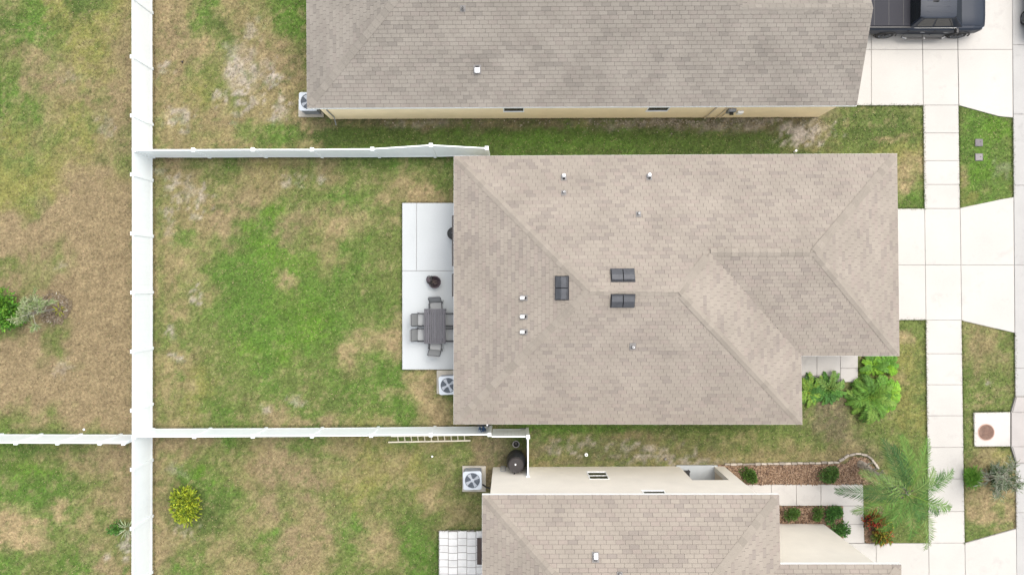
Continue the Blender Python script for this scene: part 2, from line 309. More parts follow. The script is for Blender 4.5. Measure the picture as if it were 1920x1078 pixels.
BLOBS = [  # px, py, rx, ry, letter, strength, raggedness
 (385, 85, 20, 18, 'O', .8), (447, 178, 11, 22, 'S', .95), (432, 125, 9, 20, 'S', .9), (512, 155, 18, 20, 'S', .95), (520, 210, 22, 22, 'S', .8), (475, 60, 14, 25, 'S', .5),
 (415, 185, 14, 13, 'S', .8), (455, 145, 9, 12, 'S', .8), (470, 190, 20, 20, 'S', .7), (338, 225, 26, 22, 'S', .7), (305, 130, 12, 14, 'S', .75), (440, 215, 14, 14, 'S', .7), (505, 120, 20, 12, 'S', .35),
 (530, 250, 40, 22, 'G', .8), (465, 245, 28, 22, 'G', .6), (545, 35, 40, 28, 'G', .8), (400, 40, 25, 22, 'd', .5), (385, 20, 22, 18, 'G', .7), (572, 248, 13, 30, 'O', .8),
 (600, 200, 25, 22, 'g', .2), (550, 220, 20, 14, 'O', .5),
 # strip by the yellow wall; 'd' blobs paint in the shade between the houses
 (1050, 262, 480, 26, 'd', .75), (700, 255, 120, 26, 'd', .8), (1100, 268, 200, 14, 'G', .7), (1640, 240, 95, 42, 'd', .55), (1850, 290, 48, 95, 'G', .7), (690, 232, 110, 7, 'm', .8), (820, 232, 90, 9, 'S', .4), (960, 235, 120, 9, 'm', .8), (1160, 232, 90, 10, 'S', .35), (1300, 232, 130, 13, 'm', .9), (1420, 236, 80, 12, 'm', .8), (1505, 245, 42, 26, 'S', 1.0), (1480, 235, 32, 14, 'S', .9), (1350, 232, 160, 12, 'S', .5),
 (1545, 240, 14, 22, 'T', .6), (650, 250, 80, 22, 'd', .5), (1000, 262, 110, 16, 'G', .6), (1300, 262, 120, 18, 'd', .5), (800, 258, 70, 14, 'd', .5), (1640, 225, 60, 22, 'd', .45),
 (1660, 262, 30, 3, 'O', .8), (1698, 256, 20, 3, 'O', .8),
 # main yard
 (330, 345, 14, 18, 'S', .7), (375, 375, 14, 24, 'S', .7), (322, 392, 16, 10, 'S', .55), (368, 410, 12, 10, 'S', .55), (300, 325, 18, 10, 'S', .7), (350, 362, 30, 24, 'S', .35), (315, 430, 12, 16, 'S', .4),
 (530, 338, 13, 11, 'S', .55), (562, 342, 12, 12, 'S', .7), (602, 335, 13, 7, 'S', .6), (347, 445, 22, 15, 'G', .7), (336, 470, 20, 12, 'O', .5),
 (795, 360, 34, 14, 'O', 1.0), (755, 345, 20, 12, 'O', .7), (720, 372, 18, 12, 'O', .75), (630, 430, 22, 24, 'O', .65), (740, 410, 16, 12, 'O', .5), (615, 470, 16, 40, 'T', .7), (570, 405, 30, 18, 'B', .6),
 (515, 400, 18, 22, 'V', .8), (500, 470, 40, 30, 'V', .7), (550, 490, 55, 25, 'V', .6), (470, 425, 14, 14, 'V', .6), (533, 527, 22, 23, 'O', 1.0), (533, 525, 12, 11, 'B', .8), (480, 520, 60, 60, 'G', .5), (560, 590, 80, 60, 'V', .35), (450, 600, 60, 40, 'G', .35),
 (372, 552, 13, 17, 'S', .85), (328, 590, 18, 14, 'O', .75), (318, 635, 8, 18, 'S', .8), (331, 672, 14, 8, 'S', .85), (312, 725, 8, 30, 'T', .85), (312, 690, 6, 20, 'T', .7), (352, 728, 16, 13, 'T', .75), (352, 757, 10, 8, 'T', .6), (335, 700, 12, 12, 'G', .8), (345, 650, 14, 15, 'G', .6),
 (300, 470, 8, 330, 'g', .5), (700, 640, 40, 22, 'O', .6), (733, 660, 16, 18, 'O', .9), (650, 660, 18, 22, 'O', .6), (715, 680, 36, 26, 'G', .7), (800, 735, 18, 26, 'O', .85), (745, 735, 40, 10, 'O', .5), (765, 710, 12, 14, 'O', .6), (770, 765, 18, 20, 'G', .5),
 (560, 755, 18, 10, 'S', .45), (520, 775, 22, 20, 'B', .8), (560, 790, 26, 10, 'B', .8), (614, 788, 18, 12, 'B', .9), (500, 770, 8, 8, 'S', .6), (570, 775, 35, 10, 'G', .7), (640, 755, 30, 20, 'd', .45), (720, 790, 30, 12, 'O', .5), (825, 785, 18, 14, 'O', .7), (412, 785, 20, 16, 'd', .5),
 (840, 320, 14, 22, 'd', .6), (690, 305, 80, 12, 'G', .3), (430, 310, 16, 20, 'G', .55),
 # bottom yard
 (375, 890, 26, 16, 'V', .75), (400, 910, 16, 22, 'G', .7), (415, 955, 22, 40, 'd', .55), (412, 900, 12, 10, 'V', .5), (330, 880, 16, 12, 'S', .4), (345, 990, 22, 20, 'S', .35), (305, 930, 16, 60, 'B', .4), (565, 835, 30, 12, 'G', .7), (430, 835, 14, 14, 'G', .6),
 (620, 845, 24, 10, 'O', .45), (665, 980, 14, 20, 'G', .75), (805, 935, 20, 24, 'O', .7), (700, 1015, 40, 18, 'O', .5), (780, 1010, 14, 60, 'G', .55), (800, 1045, 22, 30, 'G', .7), (368, 1050, 14, 16, 'G', .7), (860, 960, 20, 30, 'T', .5), (525, 920, 80, 8, 'g', .5), (750, 860, 22, 12, 'O', .4), (620, 925, 60, 10, 'g', .5),
 (870, 880, 30, 40, 'g', .3), (935, 860, 40, 18, 'm', .7), (960, 850, 30, 25, 'm', .7),
 # west yards
 (50, 55, 42, 30, 'G', .8), (140, 12, 22, 12, 'd', .8), (20, 50, 16, 16, 'd', .5), (50, 95, 16, 12, 'B', .6), (130, 140, 18, 14, 'S', .3), (200, 240, 18, 16, 'S', .35), (60, 130, 12, 10, 'd', .3), (190, 300, 16, 10, 'd', .45), (150, 330, 30, 20, 'B', .5),
 (115, 495, 12, 8, 'S', .35), (115, 690, 16, 14, 'S', .3), (60, 880, 55, 18, 'V', .6), (90, 915, 50, 28, 'G', .6), (95, 935, 14, 14, 'd', .5), (20, 985, 24, 22, 'O', .95), (40, 1015, 18, 16, 'O', .9), (112, 955, 14, 22, 'O', .9), (80, 990, 16, 12, 'O', .6), (12, 1030, 14, 16, 'd', .6), (200, 1040, 7, 10, 'S', .7), (238, 1030, 10, 30, 'S', .75), (235, 1070, 10, 8, 'G', .8), (75, 855, 10, 10, 'O', .5), (30, 1060, 30, 16, 'G', .5), (130, 812, 130, 5, 'd', .6), (60, 845, 60, 10, 'G', .5),
 # strip north of the cream house; its 'd' bands are house shade put into the colour
 (1150, 835, 190, 36, 'd', .4), (1150, 840, 170, 30, 'm', .45), (1250, 802, 270, 8, 'd', .8), (1100, 802, 120, 7, 'G', .8), (1080, 808, 40, 8, 'G', .6), (1060, 842, 34, 12, 'S', .65), (1090, 832, 30, 12, 'S', .5), (1205, 842, 60, 14, 'S', .75), (1250, 858, 50, 11, 'S', .65), (1190, 862, 40, 8, 'S', .5), (1310, 866, 60, 7, 'S', .8), (1180, 818, 50, 8, 'B', .6), (1010, 830, 20, 30, 'm', .5), (1060, 866, 60, 6, 'm', .7), (1150, 855, 30, 8, 'm', .5), (1420, 860, 120, 8, 'T', .55),
 (1560, 800, 30, 30, 'm', .6), (1540, 790, 40, 24, 'm', .5), (1590, 845, 40, 12, 'T', .5), (1400, 825, 80, 14, 'd', .25), (1640, 865, 14, 12, 'T', .6),  # first two blobs: shadow below the bushes, painted as dark ground
 # front
 (1697, 635, 16, 14, 'O', .95), (1690, 700, 8, 10, 'O', .6), (1695, 718, 14, 4, 'O', .5), (1705, 735, 20, 2, 'Y', .9), (1705, 760, 22, 2, 'Y', .9), (1690, 320, 14, 16, 'O', .55), (1700, 350, 12, 16, 'O', .8), (1712, 300, 8, 10, 'T', .5), (1720, 370, 14, 18, 'G', .7), (1705, 240, 30, 26, 'd', .3),
 (1870, 240, 30, 24, 'V', .8), (1840, 320, 30, 30, 'V', .6), (1820, 225, 24, 18, 'G', .5), (1875, 315, 18, 18, 'S', .25), (1808, 330, 10, 22, 'T', .8), (1820, 370, 14, 14, 'Y', .7), (1845, 355, 12, 6, 'T', .5), (1820, 290, 20, 14, 'd', .4), (1835, 345, 20, 12, 'G', .4),
 (1845, 640, 28, 22, 'T', .55), (1870, 690, 30, 6, 'T', .3), (1850, 715, 5, 5, 'S', .8), (1845, 742, 24, 2, 'O', .8), (1850, 758, 30, 3, 'O', .6), (1855, 670, 40, 8, 'd', .35), (1880, 720, 20, 40, 'g', .5), (1815, 690, 8, 90, 'G', .3),
 (1845, 850, 30, 18, 'T', .7), (1860, 940, 44, 34, 'O', .85), (1850, 970, 36, 24, 'O', .7), (1885, 960, 20, 30, 'O', .5), (1880, 985, 24, 10, 'G', .6), (1840, 990, 30, 10, 'G', .6), (1876, 955, 12, 20, 'G', .55), (1880, 850, 18, 10, 'Y', .6), (1820, 840, 14, 18, 'G', .5), (1860, 890, 20, 14, 'm', .6), (1710, 980, 10, 14, 'O', .5), (1725, 990, 14, 20, 'g', .5),
]
def lawn_colour(px, py, jitter=0.0, fine=True):
    px = np.asarray(px, float); py = np.asarray(py, float); n = px.shape
    jx = RNG.normal(0, 1, n) * jitter; jy = RNG.normal(0, 1, n) * jitter
    wx = px + 60 * fbm(px / 50, py / 50, 11) + 62 * fbm(px / 14, py / 14, 12, 3) + jx
    wy = py + 60 * fbm(px / 50, py / 50, 21) + 62 * fbm(px / 14, py / 14, 22, 3) + jy
    gx = np.clip(wx / 40 - .5, 0, 46.999); gy = np.clip(wy / 40 - .5, 0, 25.999)
    i = gx.astype(int); j = gy.astype(int); fx = (gx - i)[:, None]; fy = (gy - j)[:, None]
    c = (PALGRID[j, i] * (1 - fx) + PALGRID[j, i + 1] * fx) * (1 - fy) + (PALGRID[j + 1, i] * (1 - fx) + PALGRID[j + 1, i + 1] * fx) * fy
    rx = px + jx * .6 + 16 * fbm(px / 16, py / 16, 31, 3); ry = py + jy * .6 + 16 * fbm(px / 16, py / 16, 41, 3)
    rag = fbm(px / 8, py / 8, 51, 3) * 1.7
    for b in BLOBS:
        q = np.sqrt(((rx - b[0]) / b[2]) ** 2 + ((ry - b[1]) / b[3]) ** 2)
        a = np.clip((1.15 + rag - q) / .55, 0, 1) * b[5] if b[4] != 'S' else np.clip((.95 + 2.1 * rag - q) / .7, 0, 1) * b[5]
        c = c * (1 - a[:, None]) + np.array(PAL[b[4]]) * a[:, None]
    # mottling: tufts of dry and of green everywhere
    t = fbm(px / 7, py / 7, 61, 3) * 2.3 + fbm(px / 26, py / 26, 71, 3) * 1.1
    calm = np.clip(np.maximum((255 - px) / 20, 0), 0, 1) * np.clip((py - 270) / 60, 0, 1) * np.clip((806 - py) / 10, 0, 1); t = t * (1 - .80 * calm)
    lush = ((px > 575) & (px < 1735) & (py > 238) & (py < 292)) * .8 + ((px > 1797) & (py > 195) & (py < 392)) * .8 + ((px > 1684) & (px < 1740) & (py > 200)) * .5 + ((px > 990) & (px < 1520) & (py > 794) & (py < 812)) * .8
    lush = np.clip(lush + np.clip(1.2 - np.hypot((px - 520) / 190, (py - 540) / 180), 0, 1) * .7, 0, .9)
    t = np.where(t > 0, t * (1 - lush), t)
    dry = np.clip(t - .10, 0, .6)[:, None]; gr = np.clip(-t - .10, 0, .6)[:, None]
    c = c * (1 - dry) + np.array((.225, .190, .096)) * dry
    c = c * (1 - gr) + np.array((.088, .118, .034)) * gr
    c = c * (1 + .55 * fbm(px / 4.2, py / 4.2, 81, 2) + .25 * fbm(px / 11, py / 11, 91, 2))[:, None]
    return c

# ------------------------------------------------------------------ ground
def ground():
    dx = np.arange(-25.5, 25.6, 0.14); dy = np.arange(-15.0, 15.1, 0.14)
    far = np.array([30, 40, 60, 100, 200, 500, 1200, 2500.0])
    xs = np.concatenate([-far[::-1], dx, far]); ys = np.concatenate([-far[::-1], dy, far])
    X, Y = np.meshgrid(xs, ys); n = X.size; nx = len(xs); ny = len(ys)
    co_ = np.zeros((n, 3)); co_[:, 0] = X.ravel(); co_[:, 1] = Y.ravel()
    inside = (np.abs(co_[:, 0]) < 26) & (np.abs(co_[:, 1]) < 15.5)
    co_[inside, 2] = 0.02 * fbm(co_[inside, 0] * 2.5, co_[inside, 1] * 2.5, 5) - .012
    idx = np.arange((nx - 1) * (ny - 1)); i = idx % (nx - 1); j = idx // (nx - 1)
    a = j * nx + i
    fc = np.stack([a, a + 1, a + 1 + nx, a + nx], 1)
    me = bpy.data.meshes.new('ground')
    me.vertices.add(n); me.vertices.foreach_set('co', co_.ravel())
    me.loops.add(fc.size); me.loops.foreach_set('vertex_index', fc.ravel().astype(np.int32))
    me.polygons.add(len(fc)); me.polygons.foreach_set('loop_start', np.arange(len(fc), dtype=np.int32) * 4)
    k = F / H
    px = np.clip(CX + co_[:, 0] * k, -60, 1980); py = np.clip(CY - co_[:, 1] * k, -60, 1140)
    c = lawn_colour(px, py)
    far_ = np.clip(np.maximum((np.abs(co_[:, 0]) - 23.5) / 2.0, (np.abs(co_[:, 1]) - 13.6) / 1.4), 0, 1)[:, None]     # beyond the picture: one even worn lawn
    c = c * (1 - far_) + np.array((.140, .150, .055)) * far_
    at = me.color_attributes.new('Col', 'FLOAT_COLOR', 'POINT')
    at.data.foreach_set('color', np.concatenate([c, np.ones((n, 1))], 1).astype(np.float32).ravel())
    me.materials.append(M_GROUND); me.update(calc_edges=True); me.validate()
    return tag(link('ground', me), 'patchy lawn ground of green and dry tan grass under the houses and fences', 'ground', kind='structure')
ground()

# ------------------------------------------------------------------ slabs
def W2(pts, z=0.0): return [P(x, y, z) for x, y in pts]
def inset(poly, d):
    n = len(poly); out = []
    area = sum(poly[i].x * poly[(i + 1) % n].y - poly[(i + 1) % n].x * poly[i].y for i in range(n))
    sg = 1 if area > 0 else -1
    for i in range(n):
        a, b, c = poly[i - 1], poly[i], poly[(i + 1) % n]
        e1 = (b - a).to_2d().normalized(); e2 = (c - b).to_2d().normalized()
        n1 = Vector((-e1.y, e1.x)) * sg; n2 = Vector((-e2.y, e2.x)) * sg
        m = n1 + n2; m = m / max(m.dot(n1), .2)
        out.append(Vector((b.x + m.x * d, b.y + m.y * d, b.z)))
    return out
def paving(name, label, cat, base, slabs, mt, z=0.045, gap=0.010, slabname='slab', base_mat=None):
    """a bed of dirty joint fill with one raised slab per pixel polygon (photograph pixels on the ground)"""
    w_ = W2(base); ctr = sum(w_, Vector()) / len(w_)
    mb = MB(ctr); mb.prism(w_, -0.08, z - 0.022)
    root = tag(mb.build(name, base_mat or M_JOINT), label, cat, kind='structure')
    for q in slabs:
        pts = inset(W2(q), gap); m2 = MB(ctr)
        top = inset(pts, .012)
        lo = [Vector((p.x, p.y, z - .04)) for p in pts]; mi = [Vector((p.x, p.y, z - .008)) for p in pts]; hi = [Vector((p.x, p.y, z)) for p in top]
        n = len(pts)
        m2.add(lo + mi + hi, [[i, (i + 1) % n, n + (i + 1) % n, n + i] for i in range(n)] + [[n + i, n + (i + 1) % n, 2 * n + (i + 1) % n, 2 * n + i] for i in range(n)] + [list(range(2 * n, 3 * n))])
        o = m2.build(slabname, mt, root)
    return root
def swx(y): return (1730.3 + (y - 198) * .0122, 1796.5 + (y - 198) * .0142)     # the two sidewalk edges at photograph row y
def swq(y0, y1): return [(swx(y0)[0], y0), (swx(y0)[1], y0), (swx(y1)[1], y1), (swx(y1)[0], y1)]
ys_a = [198, 250, 302, 346.5, 391.5]; ys_b = [600, 663, 721, 779, 838, 897, 958, 1017]
paving('sidewalk', 'pale concrete sidewalk running past the driveways, slab by slab', 'sidewalk', [(swx(-40)[0], -40), (swx(-40)[1], -40), (swx(1120)[1], 1120), (swx(1120)[0], 1120)],
       [swq(-40, 94), swq(94, 198)] + [swq(a, b) for a, b in zip(ys_a, ys_a[1:])] + [swq(391.5, 497), swq(497, 600)] + [swq(a, b) for a, b in zip(ys_b, ys_b[1:])] + [swq(1017, 1120)], M_CONC)
def kx(y): return 1897 + (y - 0) * .0075                                       # kerb line
paving('driveway', 'pale concrete driveway with the parked pickup truck on it', 'driveway', [(1540, -60), (1730, -60), (1730.3, 198.5), (1540, 198.5)],
       [[(1540, -60), (1633, -60), (1633, 94), (1540, 94)], [(1633, -60), (1727.5, -60), (1729, 94), (1633, 94)], [(1540, 94), (1633, 94), (1633, 198.5), (1540, 198.5)], [(1633, 94), (1729, 94), (1730.3, 198.5), (1633, 198.5)]], M_CONC)
paving('driveway_apron', 'flared concrete apron between sidewalk and kerb, nose of the pickup over it', 'driveway', [(1794, -60), (1897, -60), (1898.3, 221), (1797, 198.5)],
       [[(1794, -60), (1897, -60), (1897.5, 94), (1795.2, 94)], [(1795.2, 94), (1897.5, 94), (1898.3, 221.5), (1872, 219), (1797, 198.5)]], M_CONC)
paving('driveway', 'short clean concrete driveway in front of the middle house garage', 'driveway', [(1620, 391.5), (1732.8, 391.5), (1735.4, 600), (1620, 600)],
       [[(1620, 391.5), (1732.8, 391.5), (1734.1, 497), (1620, 497)], [(1620, 497), (1734.1, 497), (1735.4, 600), (1620, 600)]], M_CONC)
paving('driveway_apron', 'double flared concrete apron with grass strips on both sides of it', 'driveway', [(1799.3, 390), (1899.6, 370), (1901.6, 624), (1802.2, 601)],
       [[(1799.3, 390.5), (1875, 374), (1899.6, 370), (1900.6, 497), (1800.7, 497)], [(1800.7, 497), (1900.6, 497), (1901.6, 624), (1802.2, 601)]], M_CONC)
paving('driveway', 'concrete driveway below the palm, beside the cream two storey house', 'driveway', [(1590, 1017.5), (1740.3, 1017.5), (1741.5, 1120), (1590, 1120)],
       [[(1590, 1017.5), (1642, 1017.5), (1642, 1120), (1590, 1120)], [(1642, 1017.5), (1740.3, 1017.5), (1741.5, 1120), (1642, 1120)]], M_CONC)
paving('driveway_apron', 'flared concrete apron below the bare sandy verge patch', 'driveway', [(1808.1, 1017), (1904.4, 990), (1906, 1120), (1809.6, 1120)],
       [[(1808.1, 1017.5), (1904.4, 990.5), (1906, 1120), (1809.6, 1120)]], M_CONC)
def kq(y0, y1, w0=0, w1=26): return [(kx(y0) + w0, y0), (kx(y0) + w1, y0), (kx(y1) + w1, y1), (kx(y1) + w0, y1)]
paving('kerb', 'light grey concrete gutter kerb along the street edge', 'kerb', [(kx(-60), -60), (kx(-60) + 40, -60), (kx(1120) + 40, 1120), (kx(1120), 1120)],
       [kq(-60, 85, 0, 40), kq(85, 215, 0, 40), kq(215, 348, 0, 40), kq(348, 497, 0, 40), kq(497, 690, 0, 40), kq(690, 744, 0, 40), kq(865, 960, 0, 40), kq(960, 1120, 0, 40)], M_GUTTER, z=0.05)
paving('storm_inlet', 'beige concrete storm inlet bulging from the kerb beside the manhole slab', 'storm drain', [(1902.5, 742), (1940, 742), (1940, 868), (1903.5, 868), (1893.5, 836), (1893.5, 772)],
       [[(1903.5, 744), (1940, 744), (1940, 772), (1896, 772)], [(1894, 772.5), (1940, 772.5), (1940, 836), (1894, 836)], [(1896, 836.5), (1940, 836.5), (1940, 866), (1904, 866)]], M_INLET, z=0.11, gap=.004)
paving('manhole_slab', 'square concrete slab carrying the rusty manhole, set in the verge', 'concrete slab', [(1824, 773), (1893, 772), (1893, 836), (1826, 836.5)],
       [[(1825.5, 773), (1893, 772), (1893, 836), (1829, 836.5), (1825.5, 833)]], M_CONCW, z=0.06, gap=.004)
mb = MB(P(1849, 810, 0)); mb.prism(W2([(1935, -90), (2250, -90), (2250, 1200), (1935, 1200)]), -.05, .02)
tag(mb.build('road', M_ASPH), 'asphalt street beyond the kerb', 'road', kind='structure')
# patio of the middle house: three painted fields
paving('patio', 'pale grey painted concrete patio with the dining set on it', 'patio', [(754.5, 381), (960, 381), (960, 692.5), (754.5, 692.5)],
       [[(754.5, 381), (781.5, 381), (781.5, 508), (754.5, 508)], [(781.5, 381), (960, 381), (960, 508), (781.5, 508)], [(754.5, 508), (960, 508), (960, 692.5), (754.5, 692.5)]], M_PATIO, z=.09, gap=.008)
# paver patio of the cream house
pv = []
for i in range(5):
    for j in range(8):
        x0 = 823.5 + i * 17.3; y0 = 994.5 + j * 13.4 + (i % 2) * 1.2
        pv.append([(x0, y0), (x0 + 17.3, y0), (x0 + 17.3, y0 + 13.4), (x0, y0 + 13.4)])
paving('paver_patio', 'whitish square paver patio beside the cream house', 'patio', [(822.5, 993.5), (960, 993.5), (960, 1110), (822.5, 1110)], pv, M_PAVER, z=.05, gap=.011, slabname='paver')
# walks
paving('garden_path', 'short concrete front walk between roof edge and shrubs', 'path', [(1440, 655), (1608, 655), (1608, 716), (1440, 716)],
       [[(1440, 660), (1531, 660), (1531, 704), (1440, 704)], [(1531, 660), (1575, 660), (1575, 706), (1531, 706)], [(1575, 660), (1608, 660), (1608, 690), (1575, 690)], [(1575, 690), (1608, 690), (1608, 716), (1575, 716)]], M_CONCW)
paving('garden_path', 'L-shaped concrete walk between the mulch beds and the drive', 'path', [(1385, 907.5), (1617.5, 907.5), (1620.5, 1017), (1580, 1017), (1579.5, 947.5), (1385, 947.5)],
       [[(1385, 907.5), (1446, 907.5), (1446, 947.5), (1385, 947.5)], [(1446, 907.5), (1492.5, 907.5), (1492.5, 947.5), (1446, 947.5)], [(1492.5, 907.5), (1538.5, 907.5), (1538.5, 947.5), (1492.5, 947.5)], [(1538.5, 907.5), (1617.5, 907.5), (1618.5, 947.5), (1538.5, 947.5)], [(1579.5, 947.5), (1618.5, 947.5), (1619.5, 982), (1579.8, 982)], [(1579.8, 982), (1619.5, 982), (1620.5, 1017), (1580, 1017)]], M_CONCW)
BEDS = [('mulch_bed', 'long brown bark mulch bed with two round green shrubs', [(1345, 871), (1585, 870), (1600, 857), (1622, 858), (1640, 880), (1646, 906.5), (1345, 906.5)]),
        ('mulch_bed', 'small bark mulch bed enclosed by walk and cream garage wing', [(1440, 948.5), (1578.5, 948.5), (1579.5, 1012), (1560, 1000), (1540, 984), (1440, 984)]),
        ('mulch_bed', 'narrow mulch bed under the red and green crotons', [(1622, 949), (1652, 949), (1660, 1016), (1622, 1016)])]
for nm, lb, q in BEDS:
    mb = MB(P(*q[0])); mb.prism(W2(q), -.05, .03); tag(mb.build(nm, M_MULCH), lb, 'mulch bed', kind='structure')

# ------------------------------------------------------------------ fences (white vinyl)
FH = 1.75
def fence(label, posts, group='white vinyl fences', tops=None, h=FH, gate=None):
    """posts: photograph pixels of each post on the ground; tops: {index: (dx, dy, dz)} lean of a post"""
    tops = tops or {}
    g = [P(x, y) for x, y in posts]
    root = thing('vinyl_fence', g[0], label, 'fence', group)
    T = [p + Vector((0, 0, h)) + Vector(tops.get(i, (0, 0, 0))) for i, p in enumerate(g)]
    for i, (b, t) in enumerate(zip(g, T)):
        m = MB(root.location); m.bar(b, t + Vector((0, 0, .06)), .127, .127, up=(0, 1, 0), ch=.008); po = m.build('post', M_VINYL, root)
        m = MB(root.location); c = t + Vector((0, 0, .06))
        m.box(c + Vector((0, 0, .012)), (.155, .155, .024)); a = .07
        m.add([c + Vector((-a, -a, .024)), c + Vector((a, -a, .024)), c + Vector((a, a, .024)), c + Vector((-a, a, .024)), c + Vector((0, 0, .075))], [[0, 1, 4], [1, 2, 4], [2, 3, 4], [3, 0, 4]])
        m.build('post_cap', M_VINYL, po)
    for i in range(len(g) - 1):
        a, b, ta, tb = g[i], g[i + 1], T[i], T[i + 1]; L = (b - a).length; d = (b - a).normalized(); nrm = Vector((-d.y, d.x, 0))
        n = max(2, round(L / .28)); m = MB(root.location)
        e0 = .065 / L; e1 = 1 - .065 / L
        for k in range(n):
            s0 = e0 + (e1 - e0) * k / n + .0008 / L; s1 = e0 + (e1 - e0) * (k + 1) / n - .0008 / L
            q = []
            for off in (-.018, .018):
                for s_, base in ((s0, .06), (s1, .06)):
                    q.append(a.lerp(b, s_) + Vector((0, 0, base)) + nrm * off)
                for s_ in (s1, s0): q.append(ta.lerp(tb, s_) + Vector((0, 0, -.02)) + nrm * off)
            m.add(q, [[0, 1, 2, 3], [7, 6, 5, 4], [0, 4, 5, 1], [1, 5, 6, 2], [2, 6, 7, 3], [3, 7, 4, 0]])
        pn = m.build('panel', M_VINYL, root)
        for lo in (True, False):
            m = MB(root.location)
            z = Vector((0, 0, .10 if lo else -.03))
            p0, p1 = (a, b) if lo else (ta, tb)
            m.bar(p0.lerp(p1, e0) + z, p0.lerp(p1, e1) + z, .05, .14, ch=.006); m.build('rail', M_VINYL, pn)
    return root
fence('long tall white vinyl fence that the other fences run into', [(285.5 + .8 * (1 - abs(y - 540) / 540), y) for y in [25 - 104.6 + 104.6 * k for k in range(12)]])
fence('white vinyl fence bowed near its end beside the middle house roof', [(289, 295), (394, 295), (500, 294.5), (605, 294.5), (712, 294.5), (816, 294), (916, 291)],
      tops={5: (.0, .17, .03), 4: (.0, .03, 0), 6: (-.02, -.02, 0)})
fence('white vinyl fence with the ladder lying along its foot', [(289, 804), (396, 803.5), (500, 803), (605, 802.5), (710, 801.5), (816, 800.5), (920, 800)])
fence('white vinyl fence with closely spaced posts crossing the far back yards', [(249 + 21, 815.2), (228, 815), (153, 814.8), (79, 814.6), (5, 814.4), (-70, 814.2)])
fence('short white return fence butting the cream wall by the black barrel', [(988.5, 804), (988.5, 877)])
# gate between the two
gt = thing('fence_gate', P(922, 804), 'greyish vinyl side gate between the two fence corner posts', 'gate')
m = MB(gt.location); a = P(924, 804.3); b = P(986, 804.3)
for k in range(9):
    p0 = a.lerp(b, k / 9 + .001); p1 = a.lerp(b, (k + 1) / 9 - .001)
    m.box(((p0.x + p1.x) / 2, p0.y, .87), ((p1 - p0).length, .03, 1.5))
pn = m.build('panel', M_VINYL, gt)
for z in (.12, 1.66):
    m = MB(gt.location); m.bar(a + Vector((0, 0, z)), b + Vector((0, 0, z)), .05, .13, ch=.006); m.build('rail', M_VINYL, pn)
m = MB(gt.location); m.bar(P(976, 803.2, 1.0), P(984, 803.2, 1.0), .04, .05); m.build('latch', M_DKMET, gt)

